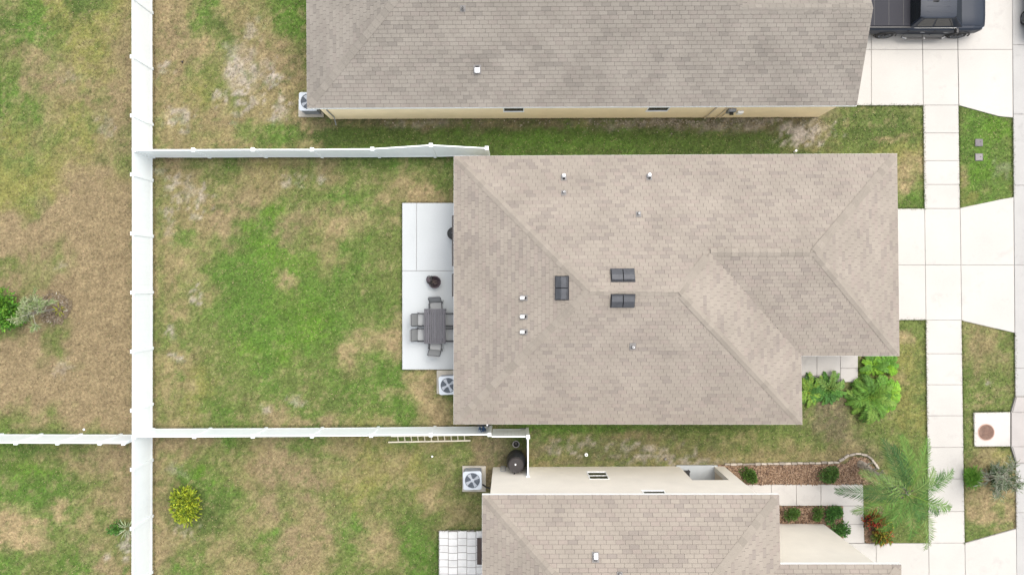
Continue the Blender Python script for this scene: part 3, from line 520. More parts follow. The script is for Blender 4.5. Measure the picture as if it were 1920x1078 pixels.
# ------------------------------------------------------------------ houses
def clip_rect(poly, r):
    for ax, s, lim in ((0, 1, r[0]), (0, -1, r[1]), (1, 1, r[2]), (1, -1, r[3])):
        out = []
        for i in range(len(poly)):
            a, b = poly[i - 1], poly[i]; da = s * (a[ax] - lim); db = s * (b[ax] - lim)
            if (da >= 0) != (db >= 0):
                t = da / (da - db); out.append((a[0] + (b[0] - a[0]) * t, a[1] + (b[1] - a[1]) * t))
            if db >= 0: out.append(b)
        poly = out
        if len(poly) < 3: return []
    return poly
def parea(p): return sum(p[i - 1][0] * p[i][1] - p[i][0] * p[i - 1][1] for i in range(len(p))) / 2
def inview(p, mg=12):
    k = F / (H - p.z); x = CX + p.x * k; y = CY - p.y * k
    return -mg < x < 1920 + mg and -mg < y < 1078 + mg
TABW, EXPO = 0.345, 0.158
def make_roof(house, slopes, lines, mt, mcap, eave_poly, n_single=300):
    """slopes: polygons (eave edge first, counter-clockwise from above); lines: (low, high, slopeA, slopeB) for ridge caps"""
    off = house.location
    deck = MB(off); planar = []
    for q in slopes:
        u = (q[1] - q[0]); u.z = 0; u.normalize(); vv = Vector((-u.y, u.x, 0))
        num = sum((p - q[0]).dot(vv) * (p.z - q[0].z) for p in q[2:]); den = sum((p - q[0]).dot(vv) ** 2 for p in q[2:]); g_ = num / den
        planar.append([Vector((p.x, p.y, q[0].z + g_ * (p - q[0]).dot(vv))) for p in q])
    slopes = planar
    for q in slopes: deck.poly([p - Vector((0, 0, .012)) for p in q])
    n = len(eave_poly); z = eave_poly[0].z
    for i in range(n):                                     # soffit drop behind the fascia
        a, b = eave_poly[i], eave_poly[(i + 1) % n]
    roof = deck.build('roof', M_DECK, house)
    f = MB(off); ins = inset(eave_poly, -.006); ins2 = inset(eave_poly, .03)
    for i in range(n):
        a, b = ins[i], ins[(i + 1) % n]; c_, d_ = ins2[i], ins2[(i + 1) % n]; u1 = Vector((0, 0, -.012)); u2 = Vector((0, 0, -.20))
        f.add([a + u1, b + u1, b + u2, a + u2, c_ + u1, d_ + u1, d_ + u2, c_ + u2], [[0, 1, 2, 3], [7, 6, 5, 4], [0, 4, 5, 1], [3, 2, 6, 7]])
    f.build('fascia', M_TRIM, roof)
    sf = MB(off); sf.poly([p + Vector((0, 0, -.165)) for p in ins2][::-1]); sf.build('soffit', M_TRIM, roof)
    rest = MB(off); cand = []
    frames = []
    for si, q in enumerate(slopes):
        nrm = Vector((0, 0, 0))
        for i in range(len(q)): nrm += (q[i] - q[0]).cross(q[(i + 1) % len(q)] - q[0])
        nrm.normalize()
        if nrm.z < 0: nrm = -nrm
        u = (q[1] - q[0]); u -= nrm * u.dot(nrm); u.normalize(); v = nrm.cross(u)
        o_ = q[0]
        if (sum(q, Vector()) / len(q) - o_).dot(v) < 0: u = -u; v = -v
        frames.append((o_, u, v, nrm))
        p2 = [((p - o_).dot(u), (p - o_).dot(v)) for p in q]
        if parea(p2) < 0: p2.reverse()
        umin = min(p[0] for p in p2); umax = max(p[0] for p in p2); vmax = max(p[1] for p in p2); vmin = min(p[1] for p in p2)
        j0 = int(math.floor(vmin / EXPO)) ; base = MB((0, 0, 0))
        hw = TABW / 2 - .0045
        base.add([(-hw, .007, .011), (hw, .007, .011), (hw, EXPO, .001), (-hw, EXPO, .001), (-hw, .007, -.003), (hw, .007, -.003)], [[0, 1, 2, 3], [4, 5, 1, 0], [5, 2, 1], [4, 0, 3]])  # tab stops short so a dark strip draws the shadow line of each course
        me = None; rot = Matrix((u, v, nrm)).transposed().to_4x4()
        rr = random.Random(si * 17 + 3)
        for j in range(j0, int(vmax / EXPO) + 1):
            sh = ((j % 2) * .5 + rr.uniform(-.06, .06) + (j % 6) * .16) * TABW
            x = umin - TABW + (sh % TABW)
            while x < umax:
                w0 = TABW
                c4 = clip_rect(p2, (x + .004, x + w0 - .004, j * EXPO + .006, (j + 1) * EXPO))
                if c4 and parea(c4) > .0015:
                    full = parea(c4) > .99 * (w0 - .008) * (EXPO - .006)
                    ctr = o_ + u * (x + w0 / 2) + v * (j * EXPO)
                    if full: cand.append((ctr, si, inview(ctr)))
                    else:
                        lift = lambda b_: .011 - .010 * (b_ - j * EXPO) / EXPO
                        rest.poly([o_ + u * a_ + v * b_ + nrm * lift(b_) for a_, b_ in c4])
                x += w0
        frames[-1] += (base.mesh('shingle', mt), rot)
    vis = sorted([c for c in cand if c[2]], key=lambda c: -c[0].z)
    single = vis[:n_single]; sset = set(id(c) for c in single)
    for c in single:
        fr = frames[c[1]]; o = link('shingle', fr[4], roof); o.matrix_basis = Matrix.Translation(c[0] - off) @ fr[5]
    hw = TABW / 2 - .0045
    for c in cand:
        if id(c) in sset: continue
        o_, u, v, nrm = frames[c[1]][:4]; p = c[0]
        rest.add([p - u * hw + v * .007 + nrm * .011, p + u * hw + v * .007 + nrm * .011, p + u * hw + v * EXPO + nrm * .001, p - u * hw + v * EXPO + nrm * .001,
                  p - u * hw + v * .007 - nrm * .003, p + u * hw + v * .007 - nrm * .003], [[0, 1, 2, 3], [4, 5, 1, 0], [5, 2, 1], [4, 0, 3]])
    tag(rest.build('shingle_courses', mt, roof), kind='stuff')
    caps = 0
    for lo, hi, sa, sb in lines:
        t = (hi - lo); L = t.length; t.normalize(); sides = []
        for s_ in (sa, sb):
            nn = frames[s_][3]; wv = t.cross(nn).normalized()
            if wv.z > 0 or (abs(wv.z) < 1e-6): pass
            ctr = sum(slopes[s_], Vector()) / len(slopes[s_])
            if (ctr - lo).dot(wv) < 0: wv = -wv
            sides.append((wv, nn))
        W_ = .155; ex = .27
        b = MB((0, 0, 0)); (wa, na), (wb, nb) = sides; up = (na + nb).normalized()
        def ring(s0, l0):
            return [wa * W_ + na * l0 + t * s0, up * (l0 * 1.0) + t * s0, wb * W_ + nb * l0 + t * s0]
        A = ring(.006, .024); B = ring(ex + .02, .013); C = ring(.006, .008)
        b.add(A + B + C, [[0, 1, 4, 3], [1, 2, 5, 4], [6, 7, 1, 0], [7, 8, 2, 1], [6, 0, 3], [8, 5, 2]])
        me = b.mesh('ridge_cap', mcap); k = 0 if abs(t.z) < .1 else .8
        while (k + 1) * ex < L + .05:
            p = lo + t * (k * ex)
            if inview(p, 60):
                o = link('ridge_cap', me, roof); o.matrix_basis = Matrix.Translation(p - off); caps += 1
            k += 1
    return roof, frames
def wall_part(house, segs, mt, z1, name='wall', z0=-.05, th=.2, openings=()):
    """segs: list of (a, b) ground points, outside on the right of a->b; openings (seg, s0, s1, zlo, zhi) in metres along the segment"""
    m = MB(house.location)
    for i, (a, b) in enumerate(segs):
        a = Vector((a.x, a.y, 0)); b = Vector((b.x, b.y, 0)); L = (b - a).length; d = (b - a) / L; inn = Vector((-d.y, d.x, 0)) * th
        cuts = sorted([o[1:] for o in openings if o[0] == i])
        def slab(s0, s1, lo, hi):
            if s1 - s0 < 1e-3 or hi - lo < 1e-3: return
            q = [a + d * s0, a + d * s1, a + d * s1 + inn, a + d * s0 + inn]
            m.add([p + Vector((0, 0, lo)) for p in q] + [p + Vector((0, 0, hi)) for p in q], [[0, 1, 5, 4], [1, 2, 6, 5], [2, 3, 7, 6], [3, 0, 4, 7], [4, 5, 6, 7], [3, 2, 1, 0]])
        s = 0.0
        for s0, s1, lo, hi in cuts:
            slab(s, s0, z0, z1); slab(s0, s1, z0, lo); slab(s0, s1, hi, z1); s = s1
        nx_ = segs[(i + 1) % len(segs)]; d2 = (nx_[1] - nx_[0]).to_2d()
        slab(s, L - (th if d.x * d2.y - d.y * d2.x > 0 else 0), z0, z1)
    return m.build(name, mt, house)
def window(house, a, b, zlo, zhi, mid=True, out=.018):
    """window filling the opening from a to b (outer wall face, outside on the right of a->b)"""
    d = (b - a).normalized(); n = Vector((d.y, -d.x, 0)); L = (b - a).length; off = house.location
    fr = MB(off); t = .035
    def bx(s0, s1, lo, hi, dep0, dep1):
        q = [a + d * s0 + n * dep0, a + d * s1 + n * dep0, a + d * s1 + n * dep1, a + d * s0 + n * dep1]
        fr.add([Vector((p.x, p.y, lo)) for p in q] + [Vector((p.x, p.y, hi)) for p in q], [[0, 1, 5, 4], [1, 2, 6, 5], [2, 3, 7, 6], [3, 0, 4, 7], [4, 5, 6, 7], [3, 2, 1, 0]])
    bx(-.006, t, zlo, zhi, -.08, .012); bx(L - t, L + .006, zlo, zhi, -.08, .012); bx(t, L - t, zhi - t, zhi, -.08, .012); bx(t, L - t, zlo, zlo + t, -.08, .012)
    if mid: bx(t, L - t, (zlo + zhi) / 2 - .025, (zlo + zhi) / 2 + .025, -.07, .004)
    f = fr.build('window', M_TRIM, house)
    m = MB(off); fr = m; bx(-.02, L + .02, zlo - .045, zlo - .001, -.05, out); m.build('sill', M_TRIM, f)
    spans = [(zlo + t, (zlo + zhi) / 2 - .03), ((zlo + zhi) / 2 + .03, zhi - t)] if mid else [(zlo + t, zhi - t)]
    for lo, hi in spans:
        m = MB(off); fr = m; bx(t + .001, L - t - .001, lo + .001, hi - .001, -.05, -.012); m.build('pane', M_GLASS, f)
    return f
def garage_door(house, a, b, h=2.15):
    d = (b - a).normalized(); n = Vector((d.y, -d.x, 0)); m = MB(house.location)
    for k in range(4):
        lo = .02 + k * h / 4; hi = lo + h / 4 - .012
        q = [a + n * -.12, b + n * -.12, b + n * -.07, a + n * -.07]
        m.add([Vector((p.x, p.y, lo)) for p in q] + [Vector((p.x, p.y, hi)) for p in q], [[0, 1, 5, 4], [1, 2, 6, 5], [2, 3, 7, 6], [3, 0, 4, 7], [4, 5, 6, 7], [3, 2, 1, 0]])
    return m.build('garage_door', M_TRIM, house)

# ---- middle house
ZE = 2.95
hm = thing('house', P(1200, 545), 'middle house with full tan shingle roof, three dark vents and patio', 'house', 'houses')
NW, NE, SE2, INN, SEM, SW = P(851, 293, ZE), P(1682, 288.3, ZE), P(1686.5, 667, ZE), P(1502.5, 667.3, ZE), P(1504.5, 795.5, ZE), P(850.5, 795, ZE)
mW, mE, fW, fE = P(1105, 546, 5.2), P(1273, 548, 5.2), P(1332, 473, 4.64), P(1527, 473, 4.64)
SL = [[NE, NW, mW, mE, fW, fE], [SE2, NE, fE], [INN, SE2, fE, fW], [SEM, INN, fW, mE], [SW, SEM, mE, mW], [NW, SW, mW]]
roof_m, FR_M = make_roof(hm, SL, [(NW, mW, 0, 5), (SW, mW, 4, 5), (SEM, mE, 3, 4), (fW, mE, 0, 3), (NE, fE, 0, 1), (SE2, fE, 1, 2), (fW, fE, 0, 2), (mW, mE, 0, 4)], M_ROOF, M_CAP, [SW, SEM, INN, SE2, NE, NW])
def gpt(e): return Vector((e.x, e.y, 0))
wp = [gpt(p) for p in inset([SW, SEM, INN, SE2, NE, NW], .3)]
# lanai recess on the patio side
segs = [(wp[i], wp[(i + 1) % 6]) for i in range(6)]
Lw = (wp[0] - wp[5]).length
s_a = (wp[5] - P(wp[5].x, 400)).length
kk = lambda y: abs((CY - (y)) * H / F - wp[5].y)
gd = (segs[3][1] - segs[3][0]).length
wall_part(hm, segs, M_WALLC, 2.78, openings=[(5, kk(400), kk(556), 0, 2.3), (3, 1.4, gd - 1.2, 0, 2.2)])
dW = (wp[0] - wp[5]).normalized()
sd = MB(hm.location)
f_ = window(hm, wp[5] + dW * kk(400), wp[5] + dW * kk(478), .05, 2.3, mid=False); f_.name = 'sliding_door'
f_ = window(hm, wp[5] + dW * kk(478), wp[5] + dW * kk(556), .05, 2.3, mid=False); f_.name = 'sliding_door'
d3 = (segs[3][1] - segs[3][0]).normalized(); garage_door(hm, segs[3][0] + d3 * 1.4, segs[3][0] + d3 * (gd - 1.2))
for y0, y1 in ((404, 499), (513, 556)):                    # thin dark bars along the eave edge
    m = MB(hm.location); a = P(849.3, y0, 2.86); b = P(849.3, y1, 2.86); m.bar(a, b, .075, .09, ch=.015); m.build('eave_bar', M_BRNBLK, hm)

# ---- house with yellow walls
hn = thing('house', P(1100, 0), 'house with pale yellow walls and greyer shingle roof behind the pickup', 'house', 'houses')
def n_(x, y, dz=0): return PE(x, y, ZE, ZE + dz)
def n2(x, y): return n_(x, y)
aSW, aSE, aNEf, aINN, aNEM, aNW = P(575.5, 203, ZE), P(1606.5, 198, ZE), n2(1606, -120), n2(1529, -120), n2(1529, -299), n2(573, -299)
amW, amE, afW, agA = n_(828, -48, 2.25), n_(1278, -48, 2.25), n_(1370, 39, 1.42), n_(1606, 39, 1.42)
SLN = [[aSW, aSE, agA, afW, amE, amW], [aNEf, aINN, afW, agA], [aINN, aNEM, amE, afW], [aNEM, aNW, amW, amE], [aNW, aSW, amW]]
SLN[1] = [aINN, aNEf, agA, afW]
roof_n, FR_N = make_roof(hn, SLN, [(aSW, amW, 0, 4), (aNW, amW, 3, 4), (aNEM, amE, 2, 3), (afW, amE, 0, 2), (afW, agA, 0, 1), (amW, amE, 0, 3)], M_ROOFB, M_CAPB, [aSW, aSE, aNEf, aINN, aNEM, aNW])
wn = [gpt(p) for p in inset([aSW, aSE, aNEf, aINN, aNEM, aNW], .27)]
wn[0] = P(620, 223.8); wn[1] = P(1534, 220); wn[5].x = wn[0].x; wn[2].x = wn[1].x   # measured foot of the wall
sn = [(wn[i], wn[(i + 1) % 6]) for i in range(6)]
def along(seg, px): return (CX * 0 + (px - CX) * H / F - seg[0].x) / ((seg[1].x - seg[0].x) / (seg[1] - seg[0]).length)
W1a, W1b, W2a, W2b = along(sn[0], 944.5), along(sn[0], 981.5), along(sn[0], 1201), along(sn[0], 1240)
gl = (sn[1][1] - sn[1][0]).length
wall_part(hn, sn, M_WALLY, 2.78, openings=[(0, W1a, W1b, 1.3, 2.35), (0, W2a, W2b, 1.3, 2.35), (1, 1.0, gl - 1.0, 0, 2.2)])
d0 = (sn[0][1] - sn[0][0]).normalized()
window(hn, sn[0][0] + d0 * W1a, sn[0][0] + d0 * W1b, 1.3, 2.35, mid=False)
window(hn, sn[0][0] + d0 * W2a, sn[0][0] + d0 * W2b, 1.3, 2.35, mid=False)
d1 = (sn[1][1] - sn[1][0]).normalized(); garage_door(hn, sn[1][0] + d1 * 1.0, sn[1][0] + d1 * (gl - 1.0))
gm = MB(hn.location)                                       # gable wall under the rake
ga = [wn[1], wn[2]]; gx = wn[1].x
gm.add([Vector((gx, wn[1].y, 2.78)), Vector((gx, wn[2].y, 2.78)), Vector((gx, agA.y, ZE + 1.42 - .14)), Vector((gx - .2, wn[1].y, 2.78)), Vector((gx - .2, wn[2].y, 2.78)), Vector((gx - .2, agA.y, ZE + 1.42 - .14))],
       [[0, 1, 2], [3, 5, 4], [0, 2, 5, 3], [1, 4, 5, 2], [0, 3, 4, 1]]); gm.build('gable_wall', M_WALLY, hn)
rk = MB(hn.location)
for e in (aSE, aNEf):
    a = e + Vector((-.02, 0, -.1)); b = agA + Vector((-.02, 0, -.1)); rk.bar(a, b, .03, .16)
rk.build('rake_board', M_TRIM, hn)
def on_wall(seg, px, z, out=.04):
    d = (seg[1] - seg[0]).normalized(); n = Vector((d.y, -d.x, 0)); s = along(seg, px); return seg[0] + d * s + n * out + Vector((0, 0, z))
for px in (1321, 1341, 1349):
    m = MB(hn.location); m.tube([on_wall(sn[0], px, 0.02), on_wall(sn[0], px, 2.6)], .03 if px == 1321 else .022, 8); m.build('conduit', M_WALLT, hn)
m = MB(hn.location); p = on_wall(sn[0], 1352, 1.55, .07); m.box(p, (.32, .13, .5), ch=.015); mbx = m.build('meter_box', M_GRMET, hn)
m = MB(hn.location); m.tube([p + Vector((0, -.05, .05)), p + Vector((0, -.17, .05))], .085, 14); m.build('meter_dial', M_GLASS, mbx)
m = MB(hn.location); p = on_wall(sn[0], 1372, 1.2, .06); m.box(p, (.25, .1, .35), ch=.01); m.build('utility_box', M_TRIM, hn)
m = MB(hn.location); m.tube([on_wall(sn[0], 632, 1.9), on_wall(sn[0], 632, .55), on_wall(sn[0], 632, .2, .3)], .025, 8); m.build('refrigerant_line', M_GRMET, hn)

# ---- cream two storey house
ZS = 5.6
hs = thing('house', P(1180, 1080), 'cream two storey house with covered porch and paver patio', 'house', 'houses')
def s_(x, y, dz=0): return PE(x, y, ZS, ZS + dz)
bNW, bNE, bINN, bNE2, bSE, bSW = s_(904, 927.5), s_(1461, 927), s_(1463, 1057.5), s_(1690, 1057.5), s_(1690, 1436), s_(904, 1436)
hz = .41 * 28.4 / F
bmW, bmE, bfW, bfE = s_(1158, 1181, 254 * hz), s_(1207, 1181, 254 * hz), s_(1273, 1247, 189 * hz), s_(1500, 1247, 189 * hz)
SLS = [[bNE, bNW, bmW, bmE], [bINN, bNE, bmE, bfW], [bNE2, bINN, bfW, bfE], [bSE, bNE2, bfE], [bSW, bSE, bfE, bfW, bmE, bmW], [bNW, bSW, bmW]]
roof_s, FR_S = make_roof(hs, SLS, [(bNW, bmW, 0, 5), (bNE, bmE, 0, 1), (bNE2, bfE, 2, 3), (bSE, bfE, 3, 4), (bSW, bmW, 4, 5), (bfW, bfE, 2, 4), (bfW, bmE, 1, 4)], M_ROOF, M_CAP, [bSW, bSE, bNE2, bINN, bNE, bNW])
ws = [gpt(p) for p in inset([bSW, bSE, bNE2, bINN, bNE, bNW], .285)]
A0 = P(924.5, 875.5); A1 = P(1357.5, 873.5)              # measured foot of the wall facing the middle house
A2 = P(1359, 981); A3 = P(1543, 981)
ws[5] = A0; ws[4] = A1; ws[3] = Vector((A1.x, A2.y, 0)); ws[2] = A3; ws[1] = Vector((A3.x, ws[1].y, 0)); ws[0] = Vector((A0.x, ws[0].y, 0))
ss = [(ws[i], ws[(i + 1) % 6]) for i in range(6)]          # 4: A1 -> A0 is the face toward the middle house
def alongs(px): return (A1.x - (px - CX) * H / F)
wl, wh = alongs(1131), alongs(1096); ul, uh = alongs(1211), alongs(1174); pl, ph = alongs(1338), alongs(1274)
sgl = (ss[1][1] - ss[1][0]).length
wall_part(hs, ss, M_WALLC, 5.43, openings=[(4, pl, ph, 0, 2.42), (4, ul, uh, 4.04, 5.2), (4, wl, wh, .95, 2.2), (1, sgl - 6.5, sgl - 1.3, 0, 2.2)])
d4 = (A0 - A1).normalized()
window(hs, A1 + d4 * wl, A1 + d4 * wh, .95, 2.2); window(hs, A1 + d4 * ul, A1 + d4 * uh, 4.04, 5.2)
d1 = (ss[1][1] - ss[1][0]).normalized(); garage_door(hs, ss[1][0] + d1 * (sgl - 6.5), ss[1][0] + d1 * (sgl - 1.3))
m = MB(hs.location)                                        # porch: floor, back wall, side walls, ceiling
x0, x1, y0, y1 = P(1274, 0).x, P(1338, 0).x, A1.y - .2, A1.y - 1.9
m.box(((x0 + x1) / 2, (A1.y + y1) / 2 + .1, .05), (x1 - x0 + .3, A1.y - y1 - .1, .1)); m.build('porch_floor', M_PATIO, hs)
m = MB(hs.location)
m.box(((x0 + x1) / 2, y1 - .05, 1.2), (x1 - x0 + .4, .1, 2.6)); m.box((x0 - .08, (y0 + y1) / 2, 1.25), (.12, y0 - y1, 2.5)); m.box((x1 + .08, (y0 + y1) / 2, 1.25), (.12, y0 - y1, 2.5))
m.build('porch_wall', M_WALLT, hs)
m = MB(hs.location); m.box(((x0 + x1) / 2, (y0 + y1) / 2, 2.5), (x1 - x0 + .3, y0 - y1, .08)); m.build('porch_ceiling', M_TRIM, hs)

# ------------------------------------------------------------------ roof vents and pipes (parts of their houses)
def hit(fr, px, py):
    o_, u, v_, n = fr[:4]; d = P(px, py, 0) - Vector((0, 0, H)); t = (o_ - Vector((0, 0, H))).dot(n) / d.dot(n)
    return Vector((0, 0, H)) + d * t
def frame_at(house, fr, px, py):
    return Matrix.Translation(hit(fr, px, py) - house.location) @ Matrix((fr[1], fr[2], fr[3])).transposed().to_4x4()
def put(house, name, mbx, mt, M, parent=None):
    me = mbx.mesh(name, mt); o = link(name, me, parent or house)
    if parent is None: o.matrix_basis = M
    return o
def box_vent(house, fr, px, py, wx=.86, wy=.50):
    M = frame_at(house, fr, px, py)
    m = MB(); m.box((0, 0, .012), (wx + .06, wy + .06, .024)); base = put(house, 'roof_vent', m, M_DKMET, M)
    for sx in (-1, 1):
        m = MB(); hw = wx / 2 - .022; cx = sx * wx / 4 + sx * .006; a, b = cx - hw / 2, cx + hw / 2; y0, y1 = -wy / 2, wy / 2
        prof = [(y0, .04), (y0 + .03, .13), (0.03, .185), (y1 - .04, .135), (y1, .03)]
        n = len(prof); vs = [(a, y, z) for y, z in prof] + [(b, y, z) for y, z in prof]
        m.add(vs, [[i, i + 1, n + i + 1, n + i] for i in range(n - 1)] + [list(range(n))[::-1], list(range(n, 2 * n))])
        put(house, 'hood', m, M_VENT, None, base)
box_vent(hm, FR_M[5], 1054, 540); box_vent(hm, FR_M[0], 1167.5, 516.5); box_vent(hm, FR_M[4], 1167.5, 563.5)
def pipe_vent(house, fr, px, py, r=.045, h=.34, mt=M_PVC, fl=.26):
    M = frame_at(house, fr, px, py); up = M.to_3x3().inverted() @ Vector((0, 0, 1))
    m = MB(); m.box((0, .03, .02), (fl, fl * 1.15, .012)); m.tube([(0, 0, .02), tuple(up * .12)], [r * 2.0, r * 1.35], 12)
    b = put(house, 'vent_pipe', m, M_FLASH, M)
    m = MB(); m.tube([(0, 0, 0), tuple(up * h)], r, 12); put(house, 'pipe', m, mt, None, b)
    m = MB(); m.tube([tuple(up * (h + .001)), tuple(up * (h + .004))], r * .7, 10); put(house, 'pipe_mouth', m, M_BLACK, None, b)
def hood_vent(house, fr, px, py, sx=.22, sy=.16):
    """white rectangular exhaust hood on a grey flange with a dark throat on its uphill side"""
    M = frame_at(house, fr, px, py)
    m = MB(); m.box((0, .02, .02), (sx + .1, sy + .14, .012)); b = put(house, 'exhaust_vent', m, M_FLASH, M)
    m = MB(); m.box((0, 0, .12), (sx, sy, .2), ch=.025); put(house, 'hood', m, M_PVC, None, b)
    m = MB(); m.box((sx * .0, sy / 2 + .02, .07), (sx * .7, .05, .1)); put(house, 'throat', m, M_BLACK, None, b)
for y in (558.5, 593.5, 622): hood_vent(hm, FR_M[5], 982, y, .12, .16)
hood_vent(hm, FR_M[0], 1057, 333, .12, .13); hood_vent(hm, FR_M[0], 1217, 332, .12, .13)
pipe_vent(hm, FR_M[0], 1057, 361, .032, .25, M_PVC, .2); pipe_vent(hm, FR_M[0], 1197, 401, .032, .25, M_PVC, .2); pipe_vent(hm, FR_M[4], 1186, 650, .038, .3, M_PVC, .24)
hood_vent(hn, FR_N[0], 895, 131, .2, .2); pipe_vent(hn, FR_N[0], 868, 18, .035, .3, M_FLASH, .2)
hood_vent(hs, FR_S[0], 1116.5, 1043, .14, .22); pipe_vent(hs, FR_S[0], 1162, 1076, .04, .3, M_PVC, .2)

# ------------------------------------------------------------------ air conditioners
def ac_unit(px, py, label, rot=0.0, s=.80, h=.82):
    root = thing('air_conditioner', P(px, py, 0.09), label, 'air conditioner', 'outdoor air conditioners', rot)
    m = MB(); a = s / 2
    m.box((0, 0, h / 2 - .05), (s - .07, s - .07, h - .1), ch=.03); m.build('cabinet', M_ACD, root)
    for k in range(4):
        m = MB(); th = k * math.pi / 2; rm = Matrix.Rotation(th, 3, 'Z')
        for j in range(9): m.box(rm @ Vector((a - .028, 0, .08 + j * .077)), (.016, s - .14, .045), rm)
        m.build('louvre_panel', M_GRMET, root)
    # lid: rounded square ring with round fan opening
    n = 48; rr = s * .41; cr = .09; outer = []; inner = []
    for k in range(n):
        th = 2 * math.pi * k / n; c, q = math.cos(th), math.sin(th); d = 1 / max(abs(c), abs(q)); x, y = c * d * a, q * d * a
        ex, ey = max(abs(x) - (a - cr), 0), max(abs(y) - (a - cr), 0)
        if ex > 0 and ey > 0:
            L = math.hypot(ex, ey); x = math.copysign(a - cr + ex / L * cr, x); y = math.copysign(a - cr + ey / L * cr, y)
        outer.append((x, y)); inner.append((c * rr, q * rr))
    m = MB()
    rings = [[Vector((x, y, h - .06)) for x, y in outer], [Vector((x, y, h - .012)) for x, y in outer], [Vector((x * .96, y * .96, h)) for x, y in outer], [Vector((x, y, h)) for x, y in inner], [Vector((x * .97, y * .97, h - .05)) for x, y in inner]]
    vs = [p for r_ in rings for p in r_]; fs = []
    for i in range(4):
        for k in range(n): fs.append([i * n + k, i * n + (k + 1) % n, (i + 1) * n + (k + 1) % n, (i + 1) * n + k])
    m.add(vs, fs); lid = m.build('top_panel', M_ACW, root)
    m = MB(); m.lathe([(rr * .99, h - .045), (rr * .99, h - .044)], (0, 0, 0), 32); m.build('fan_shroud', M_ACK, root)
    fan = MB(); fan.lathe([(.075, h - .04), (.075, h - .015), (.05, h - .008)], (0, 0, 0), 16); fan = fan.build('fan', M_BLADE, root)
    for k in range(4):
        m = MB(); t0 = k * math.pi / 2 + .5; pts = []
        for r_, w_ in ((.07, .45), (rr * .55, .30), (rr * .93, .26)):
            for sg in (-1, 1): pts.append(Vector((r_ * math.cos(t0 + sg * w_), r_ * math.sin(t0 + sg * w_), h - .03 + sg * .008)))
        m.add(pts, [[0, 2, 3, 1], [2, 4, 5, 3]]); m.build('blade', M_BLADE, fan)
    gd_ = MB()
    for k in range(4):
        rad = rr * (.33 + .2 * k); ring = [Vector((rad * math.cos(t), rad * math.sin(t), h + .004)) for t in [2 * math.pi * i / 28 for i in range(29)]]
        gd_.tube(ring, .003, 4, caps=False)
    for k in range(8):
        th = math.pi * k / 8 * 2; gd_.bar((.1 * math.cos(th), .1 * math.sin(th), h + .004), (rr * math.cos(th), rr * math.sin(th), h + .004)  , .006, .005)
    gd_.build('fan_guard', M_ACD, root)
    return root
def pad(px0, py0, px1, py1, label):
    m = MB(P((px0 + px1) / 2, (py0 + py1) / 2)); m.box(P((px0 + px1) / 2, (py0 + py1) / 2, .035), ((px1 - px0) * H / F, (py1 - py0) * H / F, .11), ch=.012)
    return tag(m.build('concrete_pad', M_PAD), label, 'concrete pad', kind='structure')
pad(560, 187, 607, 220, 'concrete pad under the unit by the yellow wall corner'); ac_unit(587, 199, 'air conditioner half under the greyer roof corner of the yellow house')
pad(819, 694, 866, 738, 'concrete pad beside the patio'); ac_unit(843, 718, 'air conditioner partly under the tan roof edge below the patio', .05)
pad(867, 873, 911, 921, 'dirty concrete pad by the cream wall'); ac_unit(887.5, 892, 'fully visible air conditioner on a dirty pad by the cream house', .03)
m = MB(P(908, 912)); m.tube([P(905, 908, .5), P(912, 913, .35), P(918, 915, .3), P(923, 914, .3)], .035, 8)
tag(m.build('insulated_hose', M_BLACK), 'black insulated hose from the fully visible air conditioner to the cream wall', 'hose')
m = MB(P(606, 206)); m.tube([P(601, 203, .45), P(607, 207, .3), P(613, 209, .3), P(621, 211, .3)], .04, 8)
tag(m.build('insulated_hose', M_BLACK), 'black insulated hose at the corner of the yellow wall', 'hose')

# ------------------------------------------------------------------ dining set
ZP = .09
tb = thing('dining_table', P(818.5, 610, ZP), 'charcoal slatted rectangular dining table on the patio', 'table', rot=0)
TX, TY, TZ = .92, 1.50, .74
for k in range(9):
    m = MB(); m.box((-TX / 2 + .05 + (TX - .1) * (k + .5) / 9, 0, TZ - .012), ((TX - .1) / 9 - .014, TY - .1, .024), ch=.004); m.build('slat', M_TABLE, tb)
m = MB()
for sx in (-1, 1): m.box((sx * (TX / 2 - .024), 0, TZ - .014), (.048, TY, .04), ch=.006); m.box((0, sx * (TY / 2 - .024), TZ - .014), (TX - .098, .048, .04), ch=.006)
m.box((0, 0, TZ - .06), (.05, TY - .12, .04)); m.build('frame', M_TABLE, tb)
for sx in (-1, 1):
    for sy in (-1, 1):
        m = MB(); m.box((sx * (TX / 2 - .05), sy * (TY / 2 - .05), TZ / 2 - .03), (.05, .05, TZ - .06)); m.build('leg', M_DKMET, tb)
